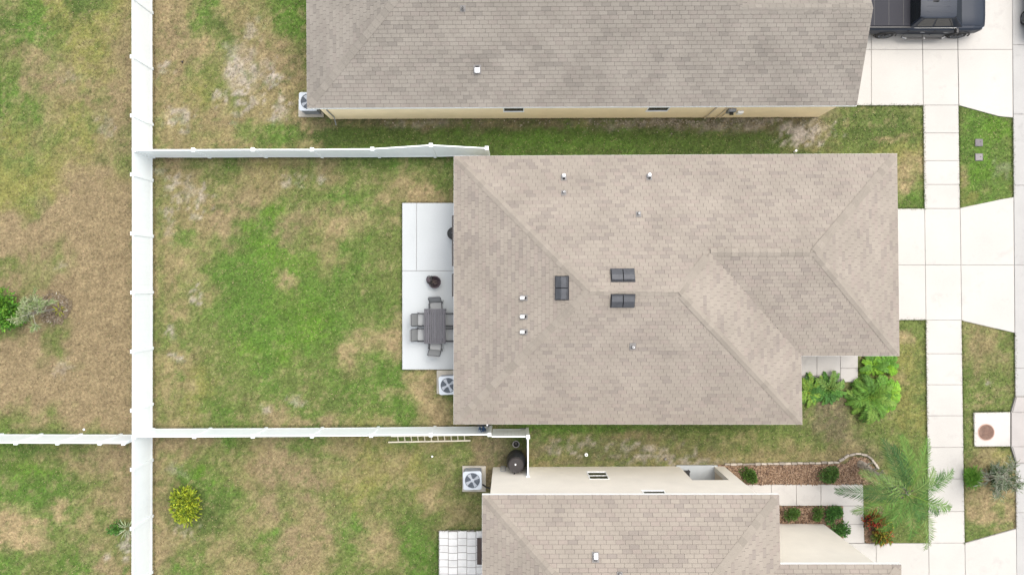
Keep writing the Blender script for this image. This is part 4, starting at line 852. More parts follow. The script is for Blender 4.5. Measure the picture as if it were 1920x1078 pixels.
def make_chair():
    root = thing('patio_chair', (0, 0, 0), 'x', 'chair', 'patio chairs around the dining table')     # local: faces +x
    wd = .56
    m = MB(); n = 6                                             # sling seat, slightly dished
    for i in range(n):
        x0, x1 = -.24 + .5 * i / n, -.24 + .5 * (i + 1) / n; zz = lambda x: .43 - .03 * math.sin((x + .24) / .5 * math.pi) + .03 * (x > .2)
        m.add([(x0, -wd / 2 + .04, zz(x0)), (x1, -wd / 2 + .04, zz(x1)), (x1, wd / 2 - .04, zz(x1)), (x0, wd / 2 - .04, zz(x0))], [[0, 1, 2, 3]])
    m.build('seat', M_SLING, root)
    m = MB()
    pr = [(-.24, .43), (-.30, .60), (-.38, .78), (-.46, .95), (-.53, 1.0)]
    for (xa, za), (xb, zb) in zip(pr, pr[1:]): m.add([(xa, -wd / 2 + .04, za), (xb, -wd / 2 + .04, zb), (xb, wd / 2 - .04, zb), (xa, wd / 2 - .04, za)], [[0, 1, 2, 3]])
    m.build('backrest', M_SLINGD, root)
    for sy in (-1, 1):
        y = sy * (wd / 2 - .02)
        m = MB(); m.tube([(.27, y, .40), (.22, y, .44), (-.24, y, .43)] + [(x, y, z) for x, z in pr[1:4]], .016, 8); m.build('side_rail', M_DKMET, root)
        m = MB(); m.tube([(.25, y + sy * .025, .0), (.24, y + sy * .025, .45), (.20, y + sy * .025, .63)], .016, 8); m.build('leg', M_DKMET, root)
        m = MB(); m.tube([(-.32, y + sy * .025, .0), (-.2, y + sy * .025, .4), (-.16, y + sy * .02, .60)], .016, 8); m.build('leg', M_DKMET, root)
        m = MB(); m.box((.0, y + sy * .02, .645), (.46, .038, .025), ch=.008); m.build('armrest', M_DKMET, root)
    m = MB(); m.tube([(pr[3][0], -wd / 2 + .02, pr[3][1]), (pr[3][0] - .01, wd / 2 - .02, pr[3][1])], .014, 8); m.build('top_rail', M_DKMET, root)
    m = MB(); m.tube([(-.26, -wd / 2 + .02, .2), (-.26, wd / 2 - .02, .2)], .012, 6); m.build('stretcher', M_DKMET, root)
    return root
ch0 = make_chair()
CH = [(796.5, 598.5, 0.0, 'sling chair on the lawn side of the dining table, nearer the round fire bowl'), (796, 626.5, 0.0, 'sling chair on the lawn side of the dining table, nearer the air conditioner'),
      (819.5, 577.5, -math.pi / 2 + .06, 'sling chair at the table end facing the round dark fire bowl'), (819, 643.5, math.pi / 2 - .1, 'sling chair at the table end toward the air conditioner pad'),
      (845, 598.5, math.pi, 'sling chair half under the roof edge, nearer the round fire bowl'), (845, 626.5, math.pi, 'sling chair half under the roof edge, nearer the air conditioner')]
for i, (x, y, r_, lb) in enumerate(CH):
    if i == 0: ch0.location = P(x, y, ZP); ch0.rotation_euler = (0, 0, r_); ch0['label'] = lb
    else: dup(ch0, P(x, y, ZP), r_, lb)

# round dark bronze fire bowl with its wire lid propped against it
fb = thing('fire_bowl', P(816.5, 529, ZP), 'round dark bronze fire bowl with looped metalwork propped on it', 'fire bowl')
m = MB(); m.lathe([(.05, .12), (.16, .15), (.235, .24), (.26, .36), (.275, .37), (.262, .38), (.235, .37), (.20, .28), (.02, .2)], (0, 0, 0), 32); m.build('bowl', M_BRONZE, fb, smooth=True)
for k in range(3):
    th = k * 2.1 + .3; m = MB(); m.tube([(.18 * math.cos(th), .18 * math.sin(th), .2), (.24 * math.cos(th), .24 * math.sin(th), .0)], .016, 8); m.build('leg', M_BRNBLK, fb)
for k, (a, b) in enumerate((((-.16, .05, .36), (.1, .04, .385)), ((-.14, -.03, .37), (.13, -.06, .38)), ((-.1, .09, .40), (.02, -.1, .41)))):
    m = MB(); m.tube([a, b], .028, 8); m.build('log', M_WOOD, fb)
m = MB()
for r_ in (.17, .12): m.tube([(-.235 + r_ * math.cos(t) * .72, .10 + r_ * math.sin(t) * .95, .40 + r_ * math.cos(t) * .5) for t in [2 * math.pi * i / 24 for i in range(25)]], .017, 6)
for t in (.4, 1.3, 2.6, 4.2): m.tube([(-.235, .10, .42), (-.235 + .17 * math.cos(t) * .72, .1 + .17 * math.sin(t) * .95, .4 + .17 * math.cos(t) * .5)], .013, 6)
m.tube([(-.13, .16, .40), (-.14, .27, .47), (-.09, .25, .44), (-.06, .13, .39)], .018, 6); m.tube([(-.26, .02, .4), (-.17, -.14, .37), (-.1, -.22, .36)], .024, 6); m.tube([(-.2, .06, .4), (-.12, -.06, .4), (-.06, -.2, .37)], .02, 6)
m.build('lid_frame', M_BRNBLK, fb)
m = MB(); m.lathe([(.13, .385), (.10, .41), (.02, .43)], (-.235, .10, 0), 20); m.build('lid', M_BRONZE, fb)

# kettle grill mostly under the eave
kg = thing('kettle_grill', P(853, 440, ZP), 'black kettle grill mostly hidden under the roof edge above the patio', 'grill')
m = MB(); m.lathe([(.05, .48), (.2, .52), (.27, .62), (.285, .70)], (0, 0, 0), 24); m.build('bowl', M_BLACK, kg, smooth=True)
m = MB(); m.lathe([(.285, .71), (.27, .79), (.19, .88), (.05, .92)], (0, 0, 0), 24); ld = m.build('lid', M_BLACK, kg, smooth=True)
m = MB(); m.tube([(-.07, 0, .91), (-.06, 0, .97), (.06, 0, .97), (.07, 0, .91)], .014, 6); m.build('handle', M_GRMET, ld)
for k in range(3):
    th = k * 2.094; m = MB(); m.tube([(.15 * math.cos(th), .15 * math.sin(th), .55), (.26 * math.cos(th), .26 * math.sin(th), .0)], .014, 6); m.build('leg', M_GRMET, kg)

# ladder lying on edge along the fence
ld = thing('ladder', P(805, 826), 'cream ladder lying on its edge along the fence foot', 'ladder')
pa, pb, ua, ub = P(728, 828.6, .05), P(882, 825.6, .05), P(733, 817.6, .36), P(881, 815.2, .36)
for a, b in ((pa, pb), (ua, ub)):
    m = MB(ld.location); m.bar(a, b, .055, .06, ch=.004); m.build('side_rail', M_ALU, ld)
for k in range(12):
    s_k = .045 + .0805 * k * 1.0
    if s_k > .98: break
    a = pa.lerp(pb, s_k); b = Vector((a.x, ua.lerp(ub, .5).y + (ub.y - ua.y) * ((a.x - ua.x) / (ub.x - ua.x) - .5), .36))
    if a.x < ua.x or a.x > ub.x: continue
    m = MB(ld.location); m.tube([a, b], .023, 8); m.build('rung', M_ALU, ld)

# barrel, pot, rack, blue cloth
rb = thing('rain_barrel', P(967.5, 857), 'tall black barrel with a white plug in the fence corner', 'barrel')
m = MB(); m.lathe([(.31, .0), (.36, .06), (.40, .40), (.41, .55), (.40, .58), (.41, .61), (.41, .85), (.40, .88), (.41, .91), (.39, 1.15), (.34, 1.36), (.315, 1.44)], (0, 0, 0), 32); m.build('body', M_BLACK, rb, smooth=True)
m = MB(); m.lathe([(.33, 1.42), (.335, 1.47), (.31, 1.49), (.28, 1.475), (.02, 1.475)], (0, 0, 0), 32); lid = m.build('lid', M_BRNBLK, rb)
m = MB(); m.lathe([(.035, 1.475), (.035, 1.50), (.025, 1.505)], (-.03, .02, 0), 14); m.build('plug', M_PVC, lid)
for x, y in ((-.16, .12), (-.05, .17)):
    m = MB(); m.lathe([(.03, 1.475), (.03, 1.49)], (x, y, 0), 10); m.build('plug', M_BLACK, lid)
m = MB(); m.tube([(-.06, -.36, 1.3), (-.09, -.46, 1.3), (-.1, -.47, 1.22)], .025, 8); m.build('spigot', M_BRNBLK, rb)
pt = thing('plant_pot', P(967.5, 830), 'small empty black pot with pale rim beside the barrel', 'pot')
m = MB(); m.lathe([(.10, 0), (.135, .26), (.15, .27), (.15, .29), (.118, .29), (.10, .08), (.01, .08)], (0, 0, 0), 24); m.build('body', M_BLACK, pt, smooth=True)
m = MB(); m.lathe([(.15, .285), (.158, .295), (.152, .306), (.12, .304), (.118, .285)], (0, 0, 0), 24, close=False); m.build('rim', M_FLASH, pt)
hr = thing('hose_rack', P(943.5, 874.6), 'small thin wire rack on the cream wall near the barrel', 'rack')
y = A0.y + .03
def wp_(px, z): return Vector(((px - CX) * H / F, y + .03, z))
for a, b in (((939.5, .12), (939.5, .95)), ((948, .12), (948, .95)), ((939.5, .95), (948, .95)), ((939.5, .5), (948, .5)), ((939.5, .12), (948, .12))):
    m = MB(hr.location); m.tube([wp_(*a), wp_(*b)], .014, 6); m.build('bar', M_GRMET, hr)
bl = thing('blue_tarp', P(907, 796.5), 'crumpled blue cloth hanging at the fence end by the roof edge', 'cloth')
m = MB(bl.location); nx, ny = 9, 10; vs = []; fs = []
rr = random.Random(4)
for j in range(ny):
    for i in range(nx):
        u_, v_ = i / (nx - 1), j / (ny - 1)
        vs.append(Vector((P(899 + 15 * u_ * (1 - .45 * v_) + 3 * v_, 0).x, P(0, 797).y + .10 * math.sin(u_ * 9 + v_ * 3) * (1 - .4 * v_) + .05 * rr.random() - .02 * v_, 1.45 - 1.0 * v_ + .12 * math.sin(u_ * 7))))
for j in range(ny - 1):
    for i in range(nx - 1): fs.append([j * nx + i, j * nx + i + 1, (j + 1) * nx + i + 1, (j + 1) * nx + i])
m.add(vs, fs); m.build('cloth', M_BLUE, bl, smooth=True)
m = MB(bl.location); m.tube([P(896, 797.2, 1.15), P(906, 797, 1.3), P(916, 797.5, 1.18)], .03, 8); m.build('strap', M_DKMET, bl)
ob = thing('junction_box', P(914, 796.6), 'small black box with a white dot on the fence end post', 'box')
m = MB(ob.location); m.box(P(914, 796.8, 1.5), (.14, .12, .2), ch=.015); m.build('body', M_BLACK, ob)
m = MB(ob.location); m.lathe([(.035, 0), (.035, .012)], P(913.6, 796.8, 1.6), 12); m.build('dot', M_PVC, ob)
bn = thing('bench', P(899.5, 1033), 'narrow dark wooden bench between white pavers and roof edge', 'bench')
m = MB(bn.location); m.box(P(901.5, 1033, .45), (.33, 1.15, .05), ch=.008); m.build('seat', M_WOOD, bn)
for sy in (-1, 1):
    m = MB(bn.location); m.box(P(901.5, 1033 + sy * 20, .24), (.28, .06, .38)); m.build('leg', M_WOOD, bn)
pc = thing('porch_chair', P(1286, 890), 'black chair partly seen inside the white floored porch', 'chair')
m = MB(pc.location); m.box(P(1284, 891, .43), (.42, .44, .05), ch=.01); m.build('seat', M_BLACK, pc)
m = MB(pc.location); m.box(P(1284, 900, .72), (.42, .04, .56), ch=.01); m.build('backrest', M_BLACK, pc)
for sx in (-1, 1):
    for sy in (-1, 1):
        m = MB(pc.location); m.box(P(1284 + sx * 8, 891 + sy * 8.5, .25), (.035, .035, .34)); m.build('leg', M_BLACK, pc)

# ------------------------------------------------------------------ street things
mh = thing('manhole_cover', P(1849, 810, .06), 'round rusty brown manhole cover in its concrete slab', 'manhole')
m = MB(); m.lathe([(.37, .0), (.37, .012), (.335, .014), (.335, .006)], (0, 0, 0), 40, close=False); m.build('ring', mat('rust_ring', (.42, .27, .21), rough=.9, var=.15, vscale=8), mh)
m = MB(); m.lathe([(.333, .0), (.333, .012), (.01, .013)], (0, 0, 0), 40); cv = m.build('lid', M_RUST, mh)
m = MB()
for i in range(-7, 8):
    for j in range(-7, 8):
        x, y = i * .042, j * .042
        if x * x + y * y < .085: m.box((x, y, .0155), (.02, .02, .006))
m.build('tread_pattern', M_RUST, cv)
for yy, lb, c in ((268, 'darker of the two square meter lids in the grass strip', M_METER), (295, 'paler of the two square meter lids in the grass strip', mat('meter_lid_pale', (.23, .21, .205), rough=.85, var=.12, vscale=12))):
    bx_ = thing('meter_lid', P(1835, yy), lb, 'meter lid', 'meter lids in the verge')
    m = MB(); m.box((0, 0, .01), (.34, .32, .06), ch=.01); m.build('frame', M_METER, bx_)
    m = MB(); m.box((0, 0, .03), (.29, .27, .03), ch=.006); l_ = m.build('lid', c, bx_)
    m = MB(); m.box((.06, .02, .046), (.05, .03, .008)); m.build('finger_hole', M_BLACK, l_)
def clean(px, py, lb, r_=.06, h=.12, mt=M_PVC, hole=True):
    t_ = thing('cleanout_pipe', P(px, py), lb, 'pipe'); m = MB(); m.lathe([(r_, -.05), (r_, h), (r_ * .8, h + .015)], (0, 0, 0), 16); m.build('pipe', mt, t_)
    if hole:
        m = MB(); m.lathe([(r_ * .42, h + .012), (r_ * .42, h + .022)], (0, 0, 0), 12); m.build('plug', M_FLASH, t_)
clean(1099, 851.5, 'white pipe cap in the bare soil north of the cream wall', .075, .1); clean(1247.5, 860, 'small grey ringed pipe end in the soil near the porch', .05, .06, M_FLASH)
clean(1489.5, 284.5, 'thin white riser pipe at the tan roof edge in dark grass', .05, .22, M_PVC, False)
def ball(px, py, lb, r_, mt, nm='ball', cat='ball'):
    m = MB(P(px, py)); pr = [(r_ * math.sin(t) + .001, r_ - r_ * math.cos(t)) for t in [math.pi * i / 8 for i in range(9)]]; m.lathe(pr, P(px, py), 14)
    return tag(m.build(nm, mt, smooth=True), lb, cat)
ball(810.5, 855, 'small white ball on the lawn near the ladder', .045, M_PVC); ball(158.5, 804.5, 'white ball at the foot of the far crossing fence', .05, M_PVC)
ball(342.5, 117, 'small dark ball on the sandy lawn in the top yard', .045, M_BLACK)

# ------------------------------------------------------------------ vehicles
def arc_loop(pts): return [Vector(p) for p in pts]
def wheel(root, x, y, r_=.39, w=.25, side=1, spokes=6):
    c = Vector((x, y, r_)); m = MB()
    def lat(prof, n=28):                                   # lathe about the y axis
        vs = []; fs = []
        for rr_, yy in prof:
            for k in range(n):
                th = 2 * math.pi * k / n; vs.append(c + Vector((rr_ * math.cos(th), yy * side, rr_ * math.sin(th))))
        for i in range(len(prof) - 1):
            for k in range(n): fs.append([i * n + k, i * n + (k + 1) % n, (i + 1) * n + (k + 1) % n, (i + 1) * n + k])
        return vs, fs
    m.add(*lat([(r_ * .62, -w / 2), (r_ * .93, -w / 2), (r_, -w / 2 + .04), (r_, w / 2 - .04), (r_ * .93, w / 2), (r_ * .68, w / 2), (r_ * .62, w / 2 - .03)]))
    wh_ = m.build('wheel', M_TYRE, root)
    m = MB(); m.add(*lat([(r_ * .66, w / 2 - .02), (r_ * .66, w / 2 - .005), (r_ * .58, w / 2 - .01), (r_ * .56, 0), (.01, -.02)])); m.build('rim', M_ACD, wh_)
    for k in range(spokes):
        th = 2 * math.pi * k / spokes + .2; d = Vector((math.cos(th), 0, math.sin(th))); m = MB()
        m.bar(c + d * .04 + Vector((0, side * (w / 2 - .03), 0)), c + d * r_ * .62 + Vector((0, side * (w / 2 - .015), 0)), .025, .075, up=(0, 1, 0)); m.build('spoke', M_RIM, wh_)
def body_sections(secs):
    """secs: (x, [(y, z) ...]) half profile from sill to crown; mirrored into closed loops"""
    out = []
    for x, pr in secs:
        out.append([Vector((x, y, z)) for y, z in pr] + [Vector((x, -y, z)) for y, z in reversed(pr)])
    return out
def truck():
    root = thing('pickup_truck', P(1713, 31), 'dark slate crew cab pickup with covered bed parked by the garage', 'truck')
    def hp(wd, zt, zb=.42, cr=.82, mid=.97): return [(wd * .93, zb), (wd, zb + .16), (wd, zt - .24), (wd * .975, zt - .09), (wd * .9, zt - .015), (wd * cr, zt), (wd * .4, zt + .012)]
    m = MB(); m.loft(body_sections([(-2.68, hp(.90, 1.08, .55)), (-2.62, hp(.95, 1.10, .5)), (-2.0, hp(.98, 1.12)), (-.72, hp(.98, 1.12))])); m.build('bed', M_TRUCK, root, smooth=False)
    m = MB(); m.loft(body_sections([(-.715, hp(.98, 1.1)), (.4, hp(.985, 1.09)), (1.40, hp(.985, 1.10))])); m.build('cab_body', M_TRUCK, root)
    m = MB(); m.loft(body_sections([(1.405, hp(.985, 1.10)), (2.0, hp(.975, 1.08)), (2.36, hp(.93, 1.02)), (2.56, hp(.84, .94, .45)), (2.66, hp(.70, .80, .5))])); m.build('front_body', M_TRUCK, root)
    m = MB(); sec = []
    for x, wd, z in ((1.40, .80, 1.128), (1.9, .79, 1.125), (2.3, .77, 1.085), (2.5, .70, 1.0), (2.58, .60, .93)): sec.append([Vector((x, -wd, z - .03)), Vector((x, -wd * .93, z)), Vector((x, -wd * .45, z + .022)), Vector((x, 0, z + .016)), Vector((x, wd * .45, z + .022)), Vector((x, wd * .93, z)), Vector((x, wd, z - .03))])
    n = 7; m.add([p for s_ in sec for p in s_], [[i * n + k, i * n + k + 1, (i + 1) * n + k + 1, (i + 1) * n + k] for i in range(4) for k in range(6)]); m.build('hood', M_TRUCK, root, smooth=True)
    m = MB(); m.box((-1.66, 0, 1.145), (1.86, 1.64, .035), ch=.015); cvr = m.build('bed_cover', M_COVER, root)
    for sy in (-1, 1):
        m = MB(); m.box((-1.66, sy * .87, 1.14), (1.9, .08, .04), ch=.012); m.build('bed_rail', M_BLACK, root)
    for x in (-2.28, -1.66, -1.04):
        m = MB(); m.box((x, 0, 1.164), (.02, 1.6, .006)); m.build('seam', M_BLACK, cvr)
    # greenhouse
    zb, zt = 1.10, 1.78; L = dict(rb=-.74, rt=-.58, fb=1.50, ft=.86, wb=.87, wt=.70)
    B = [Vector((L['rb'], -L['wb'], zb)), Vector((L['fb'], -L['wb'] + .03, zb)), Vector((L['fb'], L['wb'] - .03, zb)), Vector((L['rb'], L['wb'], zb))]
    T = [Vector((L['rt'], -L['wt'], zt)), Vector((L['ft'], -L['wt'] + .02, zt)), Vector((L['ft'], L['wt'] - .02, zt)), Vector((L['rt'], L['wt'], zt))]
    m = MB(); m.add(B + T, [[0, 1, 5, 4], [1, 2, 6, 5], [2, 3, 7, 6], [3, 0, 4, 7]]); m.build('pillars', M_TRUCK, root)
    m = MB(); sec = []
    for x, wd, z in ((L['rt'] - .05, .66, zt - .005), (-.4, .71, zt + .035), (.4, .71, zt + .04), (L['ft'] + .02, .68, zt - .005)): sec.append([Vector((x, -wd, z - .03)), Vector((x, -wd * .9, z)), Vector((x, 0, z + .025)), Vector((x, wd * .9, z)), Vector((x, wd, z - .03))])
    m.add([p for s_ in sec for p in s_], [[i * 5 + k, i * 5 + k + 1, (i + 1) * 5 + k + 1, (i + 1) * 5 + k] for i in range(3) for k in range(4)]); rf = m.build('roof', M_TRUCK, root, smooth=True)
    for y in (-.45, -.22, 0, .22, .45):
        m = MB(); m.box((.1, y, zt + .058 - abs(y) * .03), (.95, .03, .012), ch=.004); m.build('roof_rib', M_TRUCK, rf)
    m = MB(); m.add([(-.15, -.05, zt + .06), (.12, -.05, zt + .06), (.02, -.03, zt + .14), (-.15, .05, zt + .06), (.12, .05, zt + .06), (.02, .03, zt + .14)], [[0, 1, 2], [3, 5, 4], [0, 2, 5, 3], [1, 4, 5, 2]]); m.build('antenna_fin', M_BLACK, rf)
    def glass(name, q, push, a0, a1, b0, b1, mt=M_GLASS):
        q = [Vector(p) for p in q]; nn = (q[1] - q[0]).cross(q[3] - q[0]).normalized() * push
        f_ = lambda a, b: q[0].lerp(q[1], a).lerp(q[3].lerp(q[2], a), b)
        pts = [f_(a0, b0), f_(a1, b0), f_(a1, b1), f_(a0, b1)]
        m = MB(); m.add([p + nn for p in pts] + [p for p in pts], [[0, 1, 2, 3], [0, 4, 5, 1], [1, 5, 6, 2], [2, 6, 7, 3], [3, 7, 4, 0]]); return m.build(name, mt, root)
    glass('windshield', [B[1], B[2], T[2], T[1]], .006, .05, .95, .04, .94); glass('rear_window', [B[3], B[0], T[0], T[3]], .006, .06, .94, .05, .93)
    glass('side_window', [B[0], B[1], T[1], T[0]], .006, .10, .42, .10, .92); glass('side_window', [B[0], B[1], T[1], T[0]], .006, .46, .84, .10, .92)
    glass('side_window', [B[2], B[3], T[3], T[2]], .006, .16, .54, .10, .92); glass('side_window', [B[2], B[3], T[3], T[2]], .006, .58, .9, .10, .92)
    for sy in (-1, 1):
        m = MB(); m.bar((-.55, sy * .895, 1.105), (1.25, sy * .895, 1.115), .012, .014); m.build('belt_trim', M_CHROME, root)
        m = MB(); m.tube([(-.75, sy * 1.05, .42), (-.6, sy * 1.11, .40), (1.0, sy * 1.11, .40), (1.12, sy * 1.05, .42)], .055, 10); st = m.build('side_step', M_CHROME, root)
        for x0, x1 in ((-.55, .2), (.27, .98)):
            m = MB(); m.box(((x0 + x1) / 2, sy * 1.11, .452), (x1 - x0, .1, .014), ch=.004); m.build('step_pad', M_BLACK, st)
        for x in (-.05, .95):
            m = MB(); m.box((x, sy * .985, .82), (.2, .03, .04), ch=.01); m.build('door_handle', M_CHROME, root)
        for x in (-.72, .42, 1.40):
            m = MB(); m.box((x, sy * .979, .76), (.012, .02, .6)); m.build('door_seam', M_BLACK, root)
        m = MB(); m.box((1.22, sy * 1.05, 1.17), (.14, .24, .17), ch=.035); m.build('mirror', M_BLACK, root)
        m = MB(); m.box((2.45, sy * .72, .86), (.2, .26, .14), ch=.03); m.build('headlight', M_LAMP, root)
        m = MB(); m.box((-2.64, sy * .84, .92), (.06, .14, .34), ch=.015); m.build('taillight', M_RED, root)
        for x in (-1.48, 1.67):
            wheel(root, x, sy * .87, .385, .27, sy)
            m = MB(); n = 18; pts = []
            for k in range(n + 1):
                th = math.pi * k / n; pts.append((x + .48 * math.cos(th), sy * .985, .385 + .46 * math.sin(th)))
            for a, b in zip(pts, pts[1:]): pass
            m.tube(pts, .035, 6); m.build('wheel_arch', M_BLACK, root)
    m = MB(); m.box((2.60, 0, .52), (.14, 1.4, .2), ch=.05); m.build('front_bumper', M_BLACK, root)
    m = MB(); m.box((2.65, 0, .70), (.05, .9, .2), ch=.02); m.build('grille', M_BLACK, root)
    m = MB(); m.box((-2.72, 0, .55), (.16, 1.8, .2), ch=.05); m.build('rear_bumper', M_CHROME, root)
    m = MB(); m.box((1.38, 0, 1.135), (.14, 1.5, .02), ch=.006); m.build('cowl', M_BLACK, root)
    for y in (-.45, .25):
        m = MB(); m.bar((1.36, y, 1.165), (1.33, y + .55, 1.19), .02, .02); m.build('wiper', M_BLACK, root)
    return root
truck()
def sedan():
    root = thing('parked_car', P(1952, -21), 'silver car in the street, mostly outside the picture, one wheel showing', 'car', rot=math.pi / 2)
    def hp(wd, zt, zb=.25): return [(wd * .92, zb), (wd, zb + .15), (wd, zt - .2), (wd * .96, zt - .06), (wd * .8, zt), (wd * .4, zt + .01)]
    m = MB(); m.loft(body_sections([(-2.3, hp(.70, .80, .4)), (-2.15, hp(.84, .92, .3)), (-1.4, hp(.90, 1.0)), (0, hp(.91, .95)), (1.0, hp(.90, .93)), (1.9, hp(.86, .82)), (2.25, hp(.72, .68, .3))])); m.build('body', M_SILVER, root)
    m = MB(); B = [Vector((-1.75, -.78, .94)), Vector((1.05, -.78, .92)), Vector((1.05, .78, .92)), Vector((-1.75, .78, .94))]; T = [Vector((-.95, -.58, 1.40)), Vector((.2, -.60, 1.42)), Vector((.2, .60, 1.42)), Vector((-.95, .58, 1.40))]
    m.add(B + T, [[0, 1, 5, 4], [1, 2, 6, 5], [2, 3, 7, 6], [3, 0, 4, 7]]); m.build('window_band', M_GLASS, root)
    m = MB(); m.add([t + Vector((0, 0, .01)) for t in T] + [Vector((-.35, 0, 1.455))], [[0, 1, 4], [1, 2, 4], [2, 3, 4], [3, 0, 4]]); m.build('roof', M_SILVER, root)
    for sy in (-1, 1):
        m = MB(); m.box((2.1, sy * .6, .62), (.2, .3, .13), ch=.04); m.build('headlight', M_LAMP, root)
        m = MB(); m.box((-2.2, sy * .6, .72), (.12, .3, .13), ch=.03); m.build('taillight', M_RED, root)
        m = MB(); m.box((.75, sy * .98, .98), (.16, .16, .12), ch=.03); m.build('mirror', M_SILVER, root)
        for x in (-1.40, 1.35): wheel(root, x, sy * .84, .33, .22, sy, 8)
    return root
sedan()

# ------------------------------------------------------------------ plants
def leafpoly(b, tip, w_, up, col, fold=.25, droop=0.0, n=3):
    """a leaf blade from b to tip: folded along its midrib, n spans"""
    b = Vector(b); tip = Vector(tip); t = (tip - b); side = t.cross(Vector(up)); side = side.normalized() if side.length > 1e-6 else Vector((1, 0, 0)); nn = side.cross(t).normalized()
    vs = []; fs = []
    for i in range(n + 1):
        s_ = i / n; wv = w_ * (math.sin(math.pi * min(.93, .12 + s_ * .86)) ** .8) if i < n else 0.004
        c = b + t * s_ + nn * (math.sin(s_ * math.pi) * t.length * .12) - Vector((0, 0, droop * t.length * s_ * s_))
        vs += [c - side * wv / 2 - nn * wv * -fold, c, c + side * wv / 2 + nn * wv * fold]
    for i in range(n):
        a = i * 3; fs += [[a, a + 1, a + 4, a + 3], [a + 1, a + 2, a + 5, a + 4]]
    return vs, fs
def jit(c, a, rr): k = 1 + rr.uniform(-a, a); return tuple(max(0, min(1, x * k * (1 + rr.uniform(-.06, .06)))) for x in c)
def shrub(name, px, py, rx, ry, h, n, leaf, cols, label, cat='shrub', group=None, seed=1, wl=.45, lumps=7, trunk=True, loose=0.0):
    """bush: trunk, a few stems and separate leaves spread over lobed shells; rx, ry, h in metres"""
    rr = random.Random(seed); base = P(px, py); root = thing(name, base, label, cat, group)
    lob = [(Vector((rr.uniform(-.55, .55), rr.uniform(-.55, .55), rr.uniform(.35, .8))), rr.uniform(.4, .62)) for _ in range(lumps)]
    m = MB()
    for k in range(n):
        c, q = rr.choice(lob); d = Vector((rr.gauss(0, 1), rr.gauss(0, 1), rr.gauss(.35, 1))).normalized(); p = c + d * q * (rr.random() ** .35) * (1 + loose * rr.uniform(-.3, .5))
        p = Vector((p.x * rx, p.y * ry, max(.03, p.z * h * .8)))
        out = (d + Vector((rr.gauss(0, .5), rr.gauss(0, .5), rr.gauss(.1, .4)))).normalized(); L = leaf * rr.uniform(.6, 1.3)
        vs, fs = leafpoly(p, p + out * L, L * wl, (rr.gauss(0, .4), rr.gauss(0, .4), 1), None, n=2)
        m.add(vs, fs, 0, jit(rr.choice(cols), .22, rr))
    m.build('foliage', M_LEAF, root)
    if trunk:
        m = MB(); m.tube([(0, 0, -.03), (.02, 0, h * .25), (0, .02, h * .55)], [.04, .03, .015], 7); m.build('trunk', M_BARK, root)
        for k in range(4):
            th = k * 1.6 + rr.random(); m = MB(); m.tube([(0, 0, h * .2), (rx * .4 * math.cos(th), ry * .4 * math.sin(th), h * .6)], [.02, .008], 5); m.build('branch', M_BARK, root)
    return root
def frond_mesh(L, arch, nl, ll, wl, cols, rr, twist=0.0, vee=.5, start=.12, curl=0.0):
    """feather leaf along +x from the origin: rachis bends down, leaflets in pairs"""
    m = MB(); pts = []
    N = 10
    for i in range(N + 1):
        s_ = i / N; pts.append(Vector((L * s_ * (1 - .10 * s_), curl * L * s_ * s_, arch[0] * L * s_ - arch[1] * L * s_ * s_)))
    base = rr.choice(cols)
    m.tube(pts, [.018 * (1 - .8 * i / N) + .003 for i in range(N + 1)], 4, 0, True, jit((base[0] * 1.35, base[1] * 1.15, base[2] * 1.2), .1, rr))
    for k in range(nl):
        s_ = start + (1 - start) * (k + .5) / nl; f_ = s_ * N; i = min(int(f_), N - 1); p = pts[i].lerp(pts[i + 1], f_ - i); t = (pts[i + 1] - pts[i]).normalized()
        side = t.cross(Vector((0, 0, 1))).normalized(); up = side.cross(t)
        for sg in (-1, 1):
            l_ = ll * (math.sin(math.pi * min(1, .22 + .74 * s_)) ** .6) * rr.uniform(.8, 1.12)
            d = (t * (.55 + .35 * s_) + side * sg * (1 - .25 * s_) + up * rr.uniform(vee - .35, vee + .2)).normalized()
            tip = p + d * l_ - Vector((0, 0, l_ * rr.uniform(.12, .38)))
            vs, fs = leafpoly(p, tip, wl * rr.uniform(.8, 1.2), up, None, .15, rr.uniform(.0, .2), 2); m.add(vs, fs, 0, jit(base, .25, rr))
    return m
def feather_plant(name, base, h, fr, label, cat, cols, trunk=None, seed=3, lean=None, group=None):
    """fr: (azimuth deg, length, (rise, fall), leaflets, leaflet length, leaflet width, curl)"""
    rr = random.Random(seed); root = thing(name, base, label, cat, group); top = Vector(lean or (0, 0, h))
    if trunk: trunk(root, top)
    for az, L, arch, nl, ll, wl, curl in fr:
        m = frond_mesh(L, arch, nl, ll, wl, cols, rr, curl=curl); rm = Matrix.Rotation(R(az), 3, 'Z')
        off = top + rm @ Vector((.03, 0, rr.uniform(-.12, .06))); m.v = [off + rm @ v_ for v_ in m.v]; m.build('frond', M_LEAF, root)
    return root
